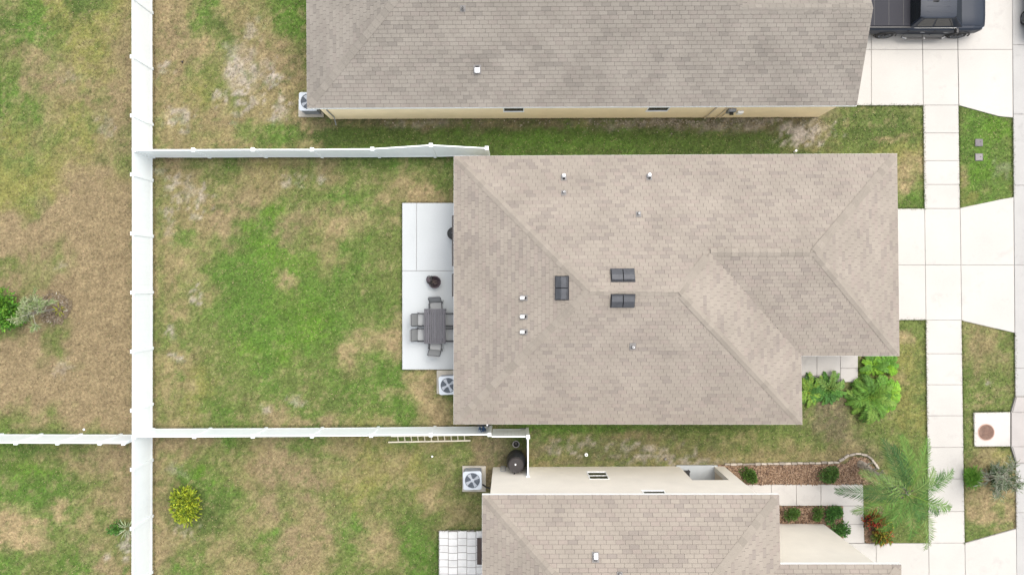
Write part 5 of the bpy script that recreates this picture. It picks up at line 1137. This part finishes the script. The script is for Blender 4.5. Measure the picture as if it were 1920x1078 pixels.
# --- the palm
pb = P(1612, 869); ptop = P(1702, 926, 4.1)
def palm_trunk(root, top):
    m = MB(); pts = [top * (i / 9) + Vector((.05 * math.sin(i), .04 * math.cos(i * 1.3), 0)) for i in range(10)]
    pts[0] = Vector((0, 0, -.05)); m.tube(pts, [.17, .15, .125, .12, .115, .11, .11, .115, .13, .09], 12); tr = m.build('trunk', mat('palm_bark', (.36, .31, .25), rough=.95, var=.35, vscale=10, fine=.3, fscale=45), root)
    rr = random.Random(9)
    for k in range(44):                                    # pale split leaf bases down the trunk
        s_ = .06 + .9 * k / 44; c = top * s_; th = k * 2.4; d = Vector((math.cos(th), math.sin(th), 0)); m = MB()
        m.bar(c + d * .09, c + d * (.20 + .14 * rr.random()) + Vector((0, 0, .30)), .06, .018); m.build('leaf_base', M_PALE, tr)
G1, G2, G3, G4, G5 = (.075, .165, .028), (.095, .19, .032), (.135, .215, .055), (.048, .115, .024), (.032, .085, .02)
PALMF = [(178, 2.75, (.16, .40), 42, .54, .028, .04), (200, 2.2, (.35, .62), 36, .50, .028, .10), (158, 1.9, (.5, .75), 34, .46, .027, -.05), (118, 2.3, (.35, .60), 36, .50, .028, -.14), (94, 1.9, (.5, .72), 34, .46, .028, .1),
         (68, 2.5, (.25, .5), 36, .48, .028, -.10), (14, 2.5, (.20, .46), 40, .46, .027, .08), (40, 1.6, (.7, .85), 30, .40, .027, 0), (340, 2.1, (.4, .55), 34, .46, .027, .02), (-44, 2.75, (.18, .48), 42, .48, .027, -.34),
         (-22, 1.8, (.5, .7), 32, .44, .027, -.18), (-84, 2.2, (.4, .72), 36, .50, .028, .1), (-112, 1.9, (.3, .62), 34, .52, .028, -.05), (-62, 1.5, (.8, .95), 28, .42, .027, 0), (232, 1.7, (.5, .85), 30, .48, .028, 0), (82, 2.3, (.25, .55), 36, .5, .028, .08), (25, 2.0, (.5, .7), 32, .42, .027, 0), (145, 1.3, (1.0, 1.0), 26, .4, .027, 0)]
feather_plant('palm_tree', pb, 4.1, PALMF, 'feathery green palm leaning over the sidewalk from the end of the mulch bed', 'palm tree', [G1, G2, G3, G4, G5], palm_trunk, 5, ptop - pb)
# --- big feathery bush and its neighbours by the front walk
def clump(px, py, n, Lr, label, cols, seed, name='feathery_bush', nl=16, ll=.26, wl=.028, rise=(.7, 1.3), cat='shrub', elong=(1, 1), azr=(0, 360)):
    rr = random.Random(seed); base = P(px, py); fr = []
    for k in range(n):
        L = rr.uniform(*Lr); r_ = rr.uniform(*rise); az = azr[0] + (azr[1] - azr[0]) * ((k * .382) % 1) + rr.uniform(-12, 12)
        fr.append((az, L, (r_, r_ * rr.uniform(.75, 1.05)), nl, ll * rr.uniform(.8, 1.2), wl, rr.uniform(-.15, .15)))
    return feather_plant(name, base, .1, fr, label, cat, cols, None, seed, (0, 0, .08))
clump(1629, 744, 70, (.7, 1.22), 'big round feathery green bush beside the lawn and front walk', [(.10, .21, .03), (.13, .24, .035), (.075, .165, .028), (.15, .25, .045)], 21, nl=22, ll=.28, wl=.042, rise=(.5, 1.5))
clump(1650, 737, 24, (.6, .92), 'bright lime green feathery bush joined to the big bush', [(.16, .33, .03), (.20, .36, .035), (.12, .27, .03)], 22, nl=20, ll=.28, wl=.05, rise=(.8, 1.6), azr=(-75, 80))
clump(1635, 684, 14, (.45, .7), 'small bright fern-like bush at the roof edge nearer the walk end', [(.16, .32, .03), (.09, .2, .03)], 23, nl=14, ll=.2, wl=.045)
clump(1660, 683, 13, (.4, .65), 'small bright bush at the roof edge nearer the lawn', [(.15, .31, .02), (.1, .23, .03)], 24, nl=14, ll=.2, wl=.045)
def broad(name, px, py, n, Lr, w_, cols, label, cat, seed, rise=(.6, 1.5), h0=.05, lname='leaf', group=None, narrow=False, droop=.35):
    rr = random.Random(seed); root = thing(name, P(px, py), label, cat, group)
    for k in range(n):
        az = k * 2.39996 + rr.uniform(-.2, .2); L = rr.uniform(*Lr); e = rr.uniform(*rise); d = Vector((math.cos(az), math.sin(az), e)).normalized()
        b = Vector((.06 * math.cos(az), .06 * math.sin(az), h0)); st = b + d * L * (.05 if narrow else .42); m = MB(); c = jit(rr.choice(cols), .2, rr)
        if not narrow: m.tube([b, st], [.014, .009], 5, 0, True, jit((.12, .2, .06), .1, rr))
        vs, fs = leafpoly(st, b + d * L + Vector((0, 0, -.1 * L)), w_ * rr.uniform(.8, 1.2), (0, 0, 1), None, .2, droop, 5); m.add(vs, fs, 0, c); m.build(lname, M_LEAF, root)
    return root
clump(1515, 733, 30, (.5, .95), 'dark green spreading plant with lobed leaves touching the inner roof corner', [(.05, .135, .025), (.065, .165, .028), (.09, .20, .03), (.15, .25, .035)], 31, name='leafy_plant', nl=11, ll=.20, wl=.06, rise=(.35, 1.1), cat='plant')
clump(1551, 730, 34, (.5, 1.0), 'dark green spreading plant with lobed leaves between two other bushes below the walk', [(.05, .135, .026), (.065, .165, .028), (.09, .20, .033), (.13, .22, .05)], 32, name='leafy_plant', nl=11, ll=.20, wl=.06, rise=(.35, 1.1), cat='plant')
BX = [(.045, .092, .016), (.062, .122, .02), (.09, .16, .028)]
shrub('round_shrub', 1401, 887, .36, .40, .62, 900, .085, BX, 'round dark green shrub at the house end of the long mulch bed', seed=41)
shrub('round_shrub', 1550, 883, .46, .44, .7, 1200, .085, [(.045, .092, .02), (.06, .125, .024), (.085, .16, .032)], 'round dark green shrub in the long mulch bed nearer the palm', seed=42)
shrub('round_shrub', 1483, 962, .36, .38, .6, 800, .08, BX + [(.09, .17, .04)], 'dark green shrub in the small mulch bed nearest the roof', seed=43)
shrub('round_shrub', 1533, 960, .32, .34, .5, 500, .08, BX + [(.10, .2, .04)], 'small green shrub in the middle of the small mulch bed', seed=44)
shrub('leafy_shrub', 1560, 963, .42, .42, .6, 900, .10, [(.04, .12, .025), (.08, .19, .035), (.06, .15, .03)], 'mid green leafy shrub at the walk side of the small mulch bed', seed=45)
shrub('leafy_shrub', 1570, 989, .42, .30, .5, 700, .10, [(.05, .14, .025), (.08, .2, .035), (.04, .1, .02)], 'low green shrub at the pointed end of the small mulch bed', seed=46)
shrub('croton_shrub', 1633, 965, .42, .46, .7, 520, .15, [(.22, .02, .015), (.30, .035, .02), (.12, .018, .012), (.26, .10, .02), (.05, .06, .02)], 'dark red croton shrub in the narrow bed under the palm', seed=47, wl=.38)
shrub('croton_shrub', 1647, 993, .46, .52, .7, 600, .17, [(.10, .16, .02), (.17, .19, .025), (.28, .24, .03), (.26, .08, .02), (.06, .11, .02)], 'yellow green and red croton shrub at the driveway end of the bed', seed=48, wl=.3)
shrub('yellow_green_bush', 357, 938, .66, .92, 1.1, 1700, .15, [(.27, .33, .022), (.34, .37, .03), (.19, .26, .02), (.10, .15, .02)], 'bright yellow green bush alone on the lower back lawn', 'bush', seed=49, wl=.4, lumps=9)
shrub('fine_grass_clump', 1815, 893, .40, .42, .45, 1200, .16, [(.12, .28, .03), (.09, .23, .03), (.15, .30, .04)], 'bright green fine leaved clump on the verge beside the sidewalk', 'plant', seed=50, wl=.14, trunk=False)
# yucca-like rosette by the long fence and weeds beside it
broad('agave', 240, 990, 15, (.35, .6), .045, [(.26, .31, .17), (.2, .27, .13), (.30, .33, .2)], 'pale spiky rosette plant at the foot of the long fence', 'plant', 51, (.25, 1.1), .04, narrow=True, droop=.1)
shrub('weed_clump', 217, 987, .34, .28, .25, 260, .12, [(.06, .15, .03), (.08, .18, .03)], 'low green weeds beside the pale spiky rosette', 'plant', seed=52, trunk=False)
broad('bromeliad', 113, 581, 11, (.22, .34), .05, [(.32, .27, .03), (.24, .24, .04), (.18, .2, .04)], 'small yellow star-shaped plant in the round chip patch', 'plant', 53, (.1, .6), .04, narrow=True, droop=.1)
# sparse trees
def twig_tree(px, py, top, n, spread, label, cat, cols, leaf, nleaf, seed, thick=.05, mt=M_PALE, wl=.12):
    rr = random.Random(seed); base = P(px, py); root = thing('sparse_tree', base, label, cat); t = Vector(top) - base
    m = MB(); m.tube([(0, 0, -.05), t * .3 + Vector((.04, .02, 0)), t * .62, t * .85], [thick, thick * .8, thick * .55, thick * .25], 8); m.build('trunk', M_BARK, root)
    lm = MB(); bm_ = []
    for k in range(n):
        s_ = rr.uniform(.38, .85); b = t * s_; d = Vector((rr.gauss(0, 1), rr.gauss(0, 1), rr.uniform(.0, .9))).normalized(); L = spread * rr.uniform(.5, 1.0)
        pts = [b, b + d * L * .5 + Vector((rr.gauss(0, .06), rr.gauss(0, .06), .05)), b + d * L + Vector((rr.gauss(0, .1), rr.gauss(0, .1), rr.uniform(-.15, .2)))]
        m = MB(); m.tube(pts, [thick * .35, thick * .25, .006], 5); br = m.build('branch', mt, root)
        m = MB()
        for j in range(6):
            q = pts[1].lerp(pts[2], rr.random()); d2 = (d + Vector((rr.gauss(0, .7), rr.gauss(0, .7), rr.gauss(0, .4)))).normalized(); m.tube([q, q + d2 * rr.uniform(.2, .5) * spread * .6], [.009, .003], 4)
            for i in range(max(1, nleaf // (n * 6))):
                p = q + d2 * rr.uniform(0, .55) * spread * .6; o = (d2 + Vector((rr.gauss(0, .8), rr.gauss(0, .8), rr.gauss(-.1, .6)))).normalized(); Lf = leaf * rr.uniform(.6, 1.3)
                vs, fs = leafpoly(p, p + o * Lf, Lf * wl, (0, 0, 1), None, .2, .2, 2); lm.add(vs, fs, 0, jit(rr.choice(cols), .25, rr))
        tag(m.build('twigs', mt, br), kind='stuff')
    lm.build('crown', M_LEAF, root); return root
twig_tree(103, 580, P(48, 590, 2.4), 16, .75, 'sparse pale twiggy tree leaning from the round chip patch', 'tree', [(.18, .23, .09), (.23, .27, .13), (.13, .19, .06), (.29, .31, .18)], .2, 1500, 61)
shrub('leafy_bush', 22, 580, .92, 1.05, 1.6, 2600, .13, [(.07, .19, .02), (.10, .25, .025), (.05, .13, .02), (.14, .28, .03)], 'bright green leafy bush behind the pale twiggy tree at the picture edge', 'bush', seed=62, lumps=11, wl=.5)
twig_tree(1845, 893, P(1898, 896, 2.7), 26, .85, 'sparse grey twiggy tree standing on the bare verge and leaning over the kerb', 'tree', [(.10, .135, .07), (.15, .175, .11), (.065, .095, .045), (.21, .225, .17)], .2, 900, 63, .05, M_PALE)
shrub('dark_shrub', 1876, 893, .62, .52, .7, 1100, .15, [(.03, .06, .022), (.05, .085, .03), (.08, .11, .05)], 'dark shrub under the grey twiggy tree on the verge', 'shrub', seed=64, wl=.25)

# ------------------------------------------------------------------ edging blocks, chips, pebbles
ed = thing('garden_edging', P(1345, 869), 'pale stone edging strip along the long mulch bed and round the palm foot', 'edging')
path = [(1358, 869.8), (1400, 869.3), (1450, 868.6), (1500, 867.8), (1545, 867), (1568, 866), (1578, 860), (1588, 853.5), (1601, 850.5), (1614, 850.5), (1625, 853), (1634, 860), (1641, 870), (1646, 879)]
pw = [P(x, y) for x, y in path]; seg = []
tot = sum((b - a).length for a, b in zip(pw, pw[1:])); nb = int(tot / .265); rr = random.Random(12)
def at_len(s_):
    for a, b in zip(pw, pw[1:]):
        L = (b - a).length
        if s_ <= L: return a + (b - a) * s_ / L, (b - a).normalized()
        s_ -= L
    return pw[-1], (pw[-1] - pw[-2]).normalized()
for k in range(nb):
    p, d = at_len(tot * (k + .5) / nb); rm = Matrix((d, Vector((-d.y, d.x, 0)), Vector((0, 0, 1)))).transposed() @ Matrix.Rotation(rr.uniform(-.07, .07), 3, 'Z')
    m = MB(ed.location); m.box(p + Vector((0, rr.uniform(-.012, .012), .045)), (.255 * rr.uniform(.92, 1.02), .095 * rr.uniform(.75, 1.2), .10 + rr.uniform(-.03, .02)), rm, ch=.014); m.build('edging_block', M_EDGE, ed)
def in_poly(x, y, q):
    r_ = np.zeros(x.shape, bool); n = len(q)
    for i in range(n):
        (x0, y0), (x1, y1) = q[i - 1], q[i]
        if y0 == y1: continue
        c = ((y0 > y) != (y1 > y)) & (x < (x1 - x0) * (y - y0) / (y1 - y0) + x0); r_ ^= c
    return r_
def tri_cloud(name, mt, pos, ang, L, W_, tilt, cols, label, cat, quad=False):
    """many small blades / chips as one mesh, numpy-built; pos (n,3)"""
    n = len(pos); d = np.stack([np.cos(ang) * np.cos(tilt), np.sin(ang) * np.cos(tilt), np.sin(tilt)], 1); s_ = np.stack([-np.sin(ang), np.cos(ang), np.zeros(n)], 1)
    a = pos - s_ * W_[:, None] / 2; b = pos + s_ * W_[:, None] / 2; t = pos + d * L[:, None]
    if quad:
        k = 4; v_ = np.stack([a, b, t + s_ * W_[:, None] * .4, t - s_ * W_[:, None] * .4], 1)
    else:
        k = 3; v_ = np.stack([a, b, t], 1)
    me = bpy.data.meshes.new(name); me.vertices.add(n * k); me.vertices.foreach_set('co', v_.ravel().astype(np.float32))
    me.loops.add(n * k); me.loops.foreach_set('vertex_index', np.arange(n * k, dtype=np.int32)); me.polygons.add(n); me.polygons.foreach_set('loop_start', np.arange(n, dtype=np.int32) * k)
    at = me.color_attributes.new('Col', 'FLOAT_COLOR', 'POINT'); c4 = np.ones((n, k, 4), np.float32); c4[:, :, :3] = cols[:, None, :]
    at.data.foreach_set('color', c4.ravel()); me.materials.append(mt); me.update(calc_edges=True)
    return tag(link(name, me), label, cat, kind='stuff')
for bi, (nm, lb, q) in enumerate(BEDS):
    n = (15000, 5000, 2500)[bi]; xs = [p[0] for p in q]; ys = [p[1] for p in q]
    x = RNG.uniform(min(xs), max(xs), n); y = RNG.uniform(min(ys), max(ys), n); ok = in_poly(x, y, q); x, y = x[ok], y[ok]; n = len(x)
    pos = np.stack([(x - CX) * H / F, -(y - CY) * H / F, RNG.uniform(.03, .06, n)], 1)
    base = np.array([(.22, .14, .085), (.15, .09, .055), (.34, .24, .16), (.085, .052, .036), (.27, .18, .12)])[RNG.integers(0, 5, n)] * RNG.uniform(.75, 1.25, (n, 1))
    tri_cloud('bark_chips', M_CHIP, pos, RNG.uniform(0, 6.28, n), RNG.uniform(.04, .10, n), RNG.uniform(.02, .045, n), RNG.uniform(-.1, .4, n), base, 'reddish brown bark chips covering the %s' % ('long mulch bed', 'small mulch bed', 'narrow croton bed')[bi], 'bark chips', True)
n = 1000; th = RNG.uniform(0, 6.28, n); q = np.sqrt(RNG.uniform(0, 1, n)); x = 103 + 32 * q * np.cos(th) * RNG.uniform(.8, 1.1, n); y = 578 + 30 * q * np.sin(th) * RNG.uniform(.8, 1.1, n)
base = np.array([(.20, .155, .10), (.13, .10, .068), (.27, .215, .15), (.40, .36, .29), (.17, .13, .085)])[RNG.choice(5, n, p=[.35, .3, .17, .05, .13])]
tri_cloud('wood_chips', M_CHIP, np.stack([(x - CX) * H / F, -(y - CY) * H / F, RNG.uniform(.01, .05, n)], 1), RNG.uniform(0, 6.28, n), RNG.uniform(.05, .14, n), RNG.uniform(.015, .05, n), RNG.uniform(-.1, .4, n), base, 'dry wood chips round the foot of the pale twiggy tree', 'wood chips', True)
mb = MB(P(1240, 231)); rr = random.Random(8)
for k in range(300):
    x = rr.gauss(1280, 90) if k < 210 else rr.uniform(700, 1500); y = 225 + abs(rr.gauss(0, 7)); r_ = rr.uniform(.02, .045); c = P(x, y, .015)
    vs = [c + Vector((r_ * math.cos(t) * rr.uniform(.7, 1.1), r_ * math.sin(t) * rr.uniform(.7, 1.1), -.01)) for t in (0, 1.05, 2.1, 3.14, 4.19, 5.24)] + [c + Vector((rr.uniform(-.3, .3) * r_, rr.uniform(-.3, .3) * r_, r_ * .6))]
    mb.add(vs, [[i, (i + 1) % 6, 6] for i in range(6)])
tag(mb.build('pebbles', M_STONE), 'loose pale pebbles along the foot of the yellow wall', 'pebbles', kind='stuff')

# ------------------------------------------------------------------ grass blades
def grass(N=420000):
    x = RNG.uniform(-30, 1950, N); y = RNG.uniform(-25, 1103, N); ok = np.ones(N, bool)
    no = [[(619, -60), (1606, -60), (1560, 222), (619, 223)], [(852, 293), (1600, 300), (1640, 640), (1470, 655), (1470, 770), (862, 770)], [(924, 876), (1357, 874), (1359, 981), (1543, 981), (1600, 1120), (924, 1120)],
          [(1540, -60), (1897, -60), (1898.5, 221), (1797, 198.5), (1540, 198.5)], [(1600, 391), (1799.3, 390), (1899.6, 370), (1901.6, 624), (1802.2, 601), (1600, 600)],
          [(1590, 1017), (1808, 1017), (1904.4, 990), (1906, 1120), (1590, 1120)], [(swx(-40)[0], -40), (swx(-40)[1], -40), (swx(1120)[1], 1120), (swx(1120)[0], 1120)], [(1896.7, -60), (2000, -60), (2000, 1120), (1905.5, 1120)],
          [(754, 380), (960, 380), (960, 693), (754, 693)], [(822, 993), (960, 993), (960, 1120), (822, 1120)], [(1440, 655), (1608, 655), (1608, 716), (1575, 716), (1575, 705), (1440, 704)],
          [(1385, 907), (1618, 907), (1621, 1017), (1580, 1017), (1579, 947), (1385, 947)], [(1824, 772), (1893, 771), (1893, 836), (1826, 837)], [(1902, 742), (1940, 742), (1940, 868), (1903.5, 868), (1893, 836), (1893, 772)],
          [(559, 186), (608, 186), (608, 221), (559, 221)], [(818, 693), (867, 693), (867, 739), (818, 739)], [(866, 872), (912, 872), (912, 922), (866, 922)], [(284, -60), (288, -60), (288, 1140), (284, 1140)], [(1826, 259), (1844, 259), (1844, 304), (1826, 304)]] + [b[2] for b in BEDS]
    for q in no: ok &= ~in_poly(x, y, q)
    x, y = x[ok], y[ok]; c = lawn_colour(x, y, 4.0); n = len(x)
    # bare sandy soil carries few blades
    bare = (c[:, 0] > .31) & (c[:, 2] > .17) & (RNG.uniform(0, 1, n) < .75); keep = ~bare; x, y, c = x[keep], y[keep], c[keep]; n = len(x)
    lum = RNG.normal(1.0, .32, (n, 1)).clip(.35, 2.0); c = c * lum * RNG.normal(1, .06, (n, 3))
    st = RNG.uniform(0, 1, n) < .10; c[st] = np.array((.34, .28, .15)) * RNG.uniform(.7, 1.2, (st.sum(), 1))      # straw blades
    green = np.clip((c[:, 1] - c[:, 0]) * 12 + .4, .15, 1)
    L = RNG.uniform(.05, .11, n) * (.75 + .4 * green); W_ = RNG.uniform(.014, .03, n); tilt = RNG.uniform(.15, 1.1, n)
    pos = np.stack([(x - CX) * H / F, -(y - CY) * H / F, np.full(n, -.01)], 1)
    # longer untrimmed blades along slab edges and fence feet
    ex = []
    for (xa, ya), (xb, yb), m_ in (((1730.6, 198), (1733, 391), 700), ((1797.5, 198), (1799.5, 390), 700), ((1735, 600), (1740, 1017), 1300), ((1803, 601), (1808.5, 1017), 1300), ((1898, 222), (1899.5, 370), 400), ((1902, 624), (1902.5, 742), 300), ((1903.5, 868), (1904.5, 990), 300),
                                   ((1606, 199), (1730, 198.5), 350), ((1684, 391), (1733, 391), 150), ((1686, 600), (1735, 600), 150), ((754, 380), (850, 380), 250), ((753.8, 380), (753.8, 693), 700), ((754, 693), (820, 693), 200), ((822, 993), (903, 993), 200), ((821.8, 993), (821.8, 1078), 250),
                                   ((290, 298), (850, 297), 1300), ((290, 800), (905, 797), 1300), ((289, 806), (905, 803), 1300), ((289.5, 0), (289.5, 1078), 2400), ((1826, 838), (1893, 838), 200), ((1825, 771), (1893, 770), 200), ((1824, 773), (1826, 836), 200), ((625, 224.5), (1534, 220.6), 900)):
        q = RNG.uniform(0, 1, m_); ex.append(np.stack([xa + (xb - xa) * q + RNG.normal(0, .8, m_), ya + (yb - ya) * q + RNG.normal(0, .8, m_)], 1))
    ex = np.concatenate(ex); ce = lawn_colour(ex[:, 0], ex[:, 1], 3.0) * RNG.normal(.85, .25, (len(ex), 1)).clip(.4, 1.4); me_ = len(ex)
    pos = np.concatenate([pos, np.stack([(ex[:, 0] - CX) * H / F, -(ex[:, 1] - CY) * H / F, np.full(me_, .0)], 1)]); c = np.concatenate([c, ce]); L = np.concatenate([L, RNG.uniform(.07, .15, me_)]); W_ = np.concatenate([W_, RNG.uniform(.015, .03, me_)]); tilt = np.concatenate([tilt, RNG.uniform(.5, 1.2, me_)]); n = len(c)
    tri_cloud('grass', M_GRASS, pos, RNG.uniform(0, 6.28, n), L, W_, tilt, np.clip(c, .01, .8), 'short green and straw coloured grass blades all over the lawns', 'grass')
grass()
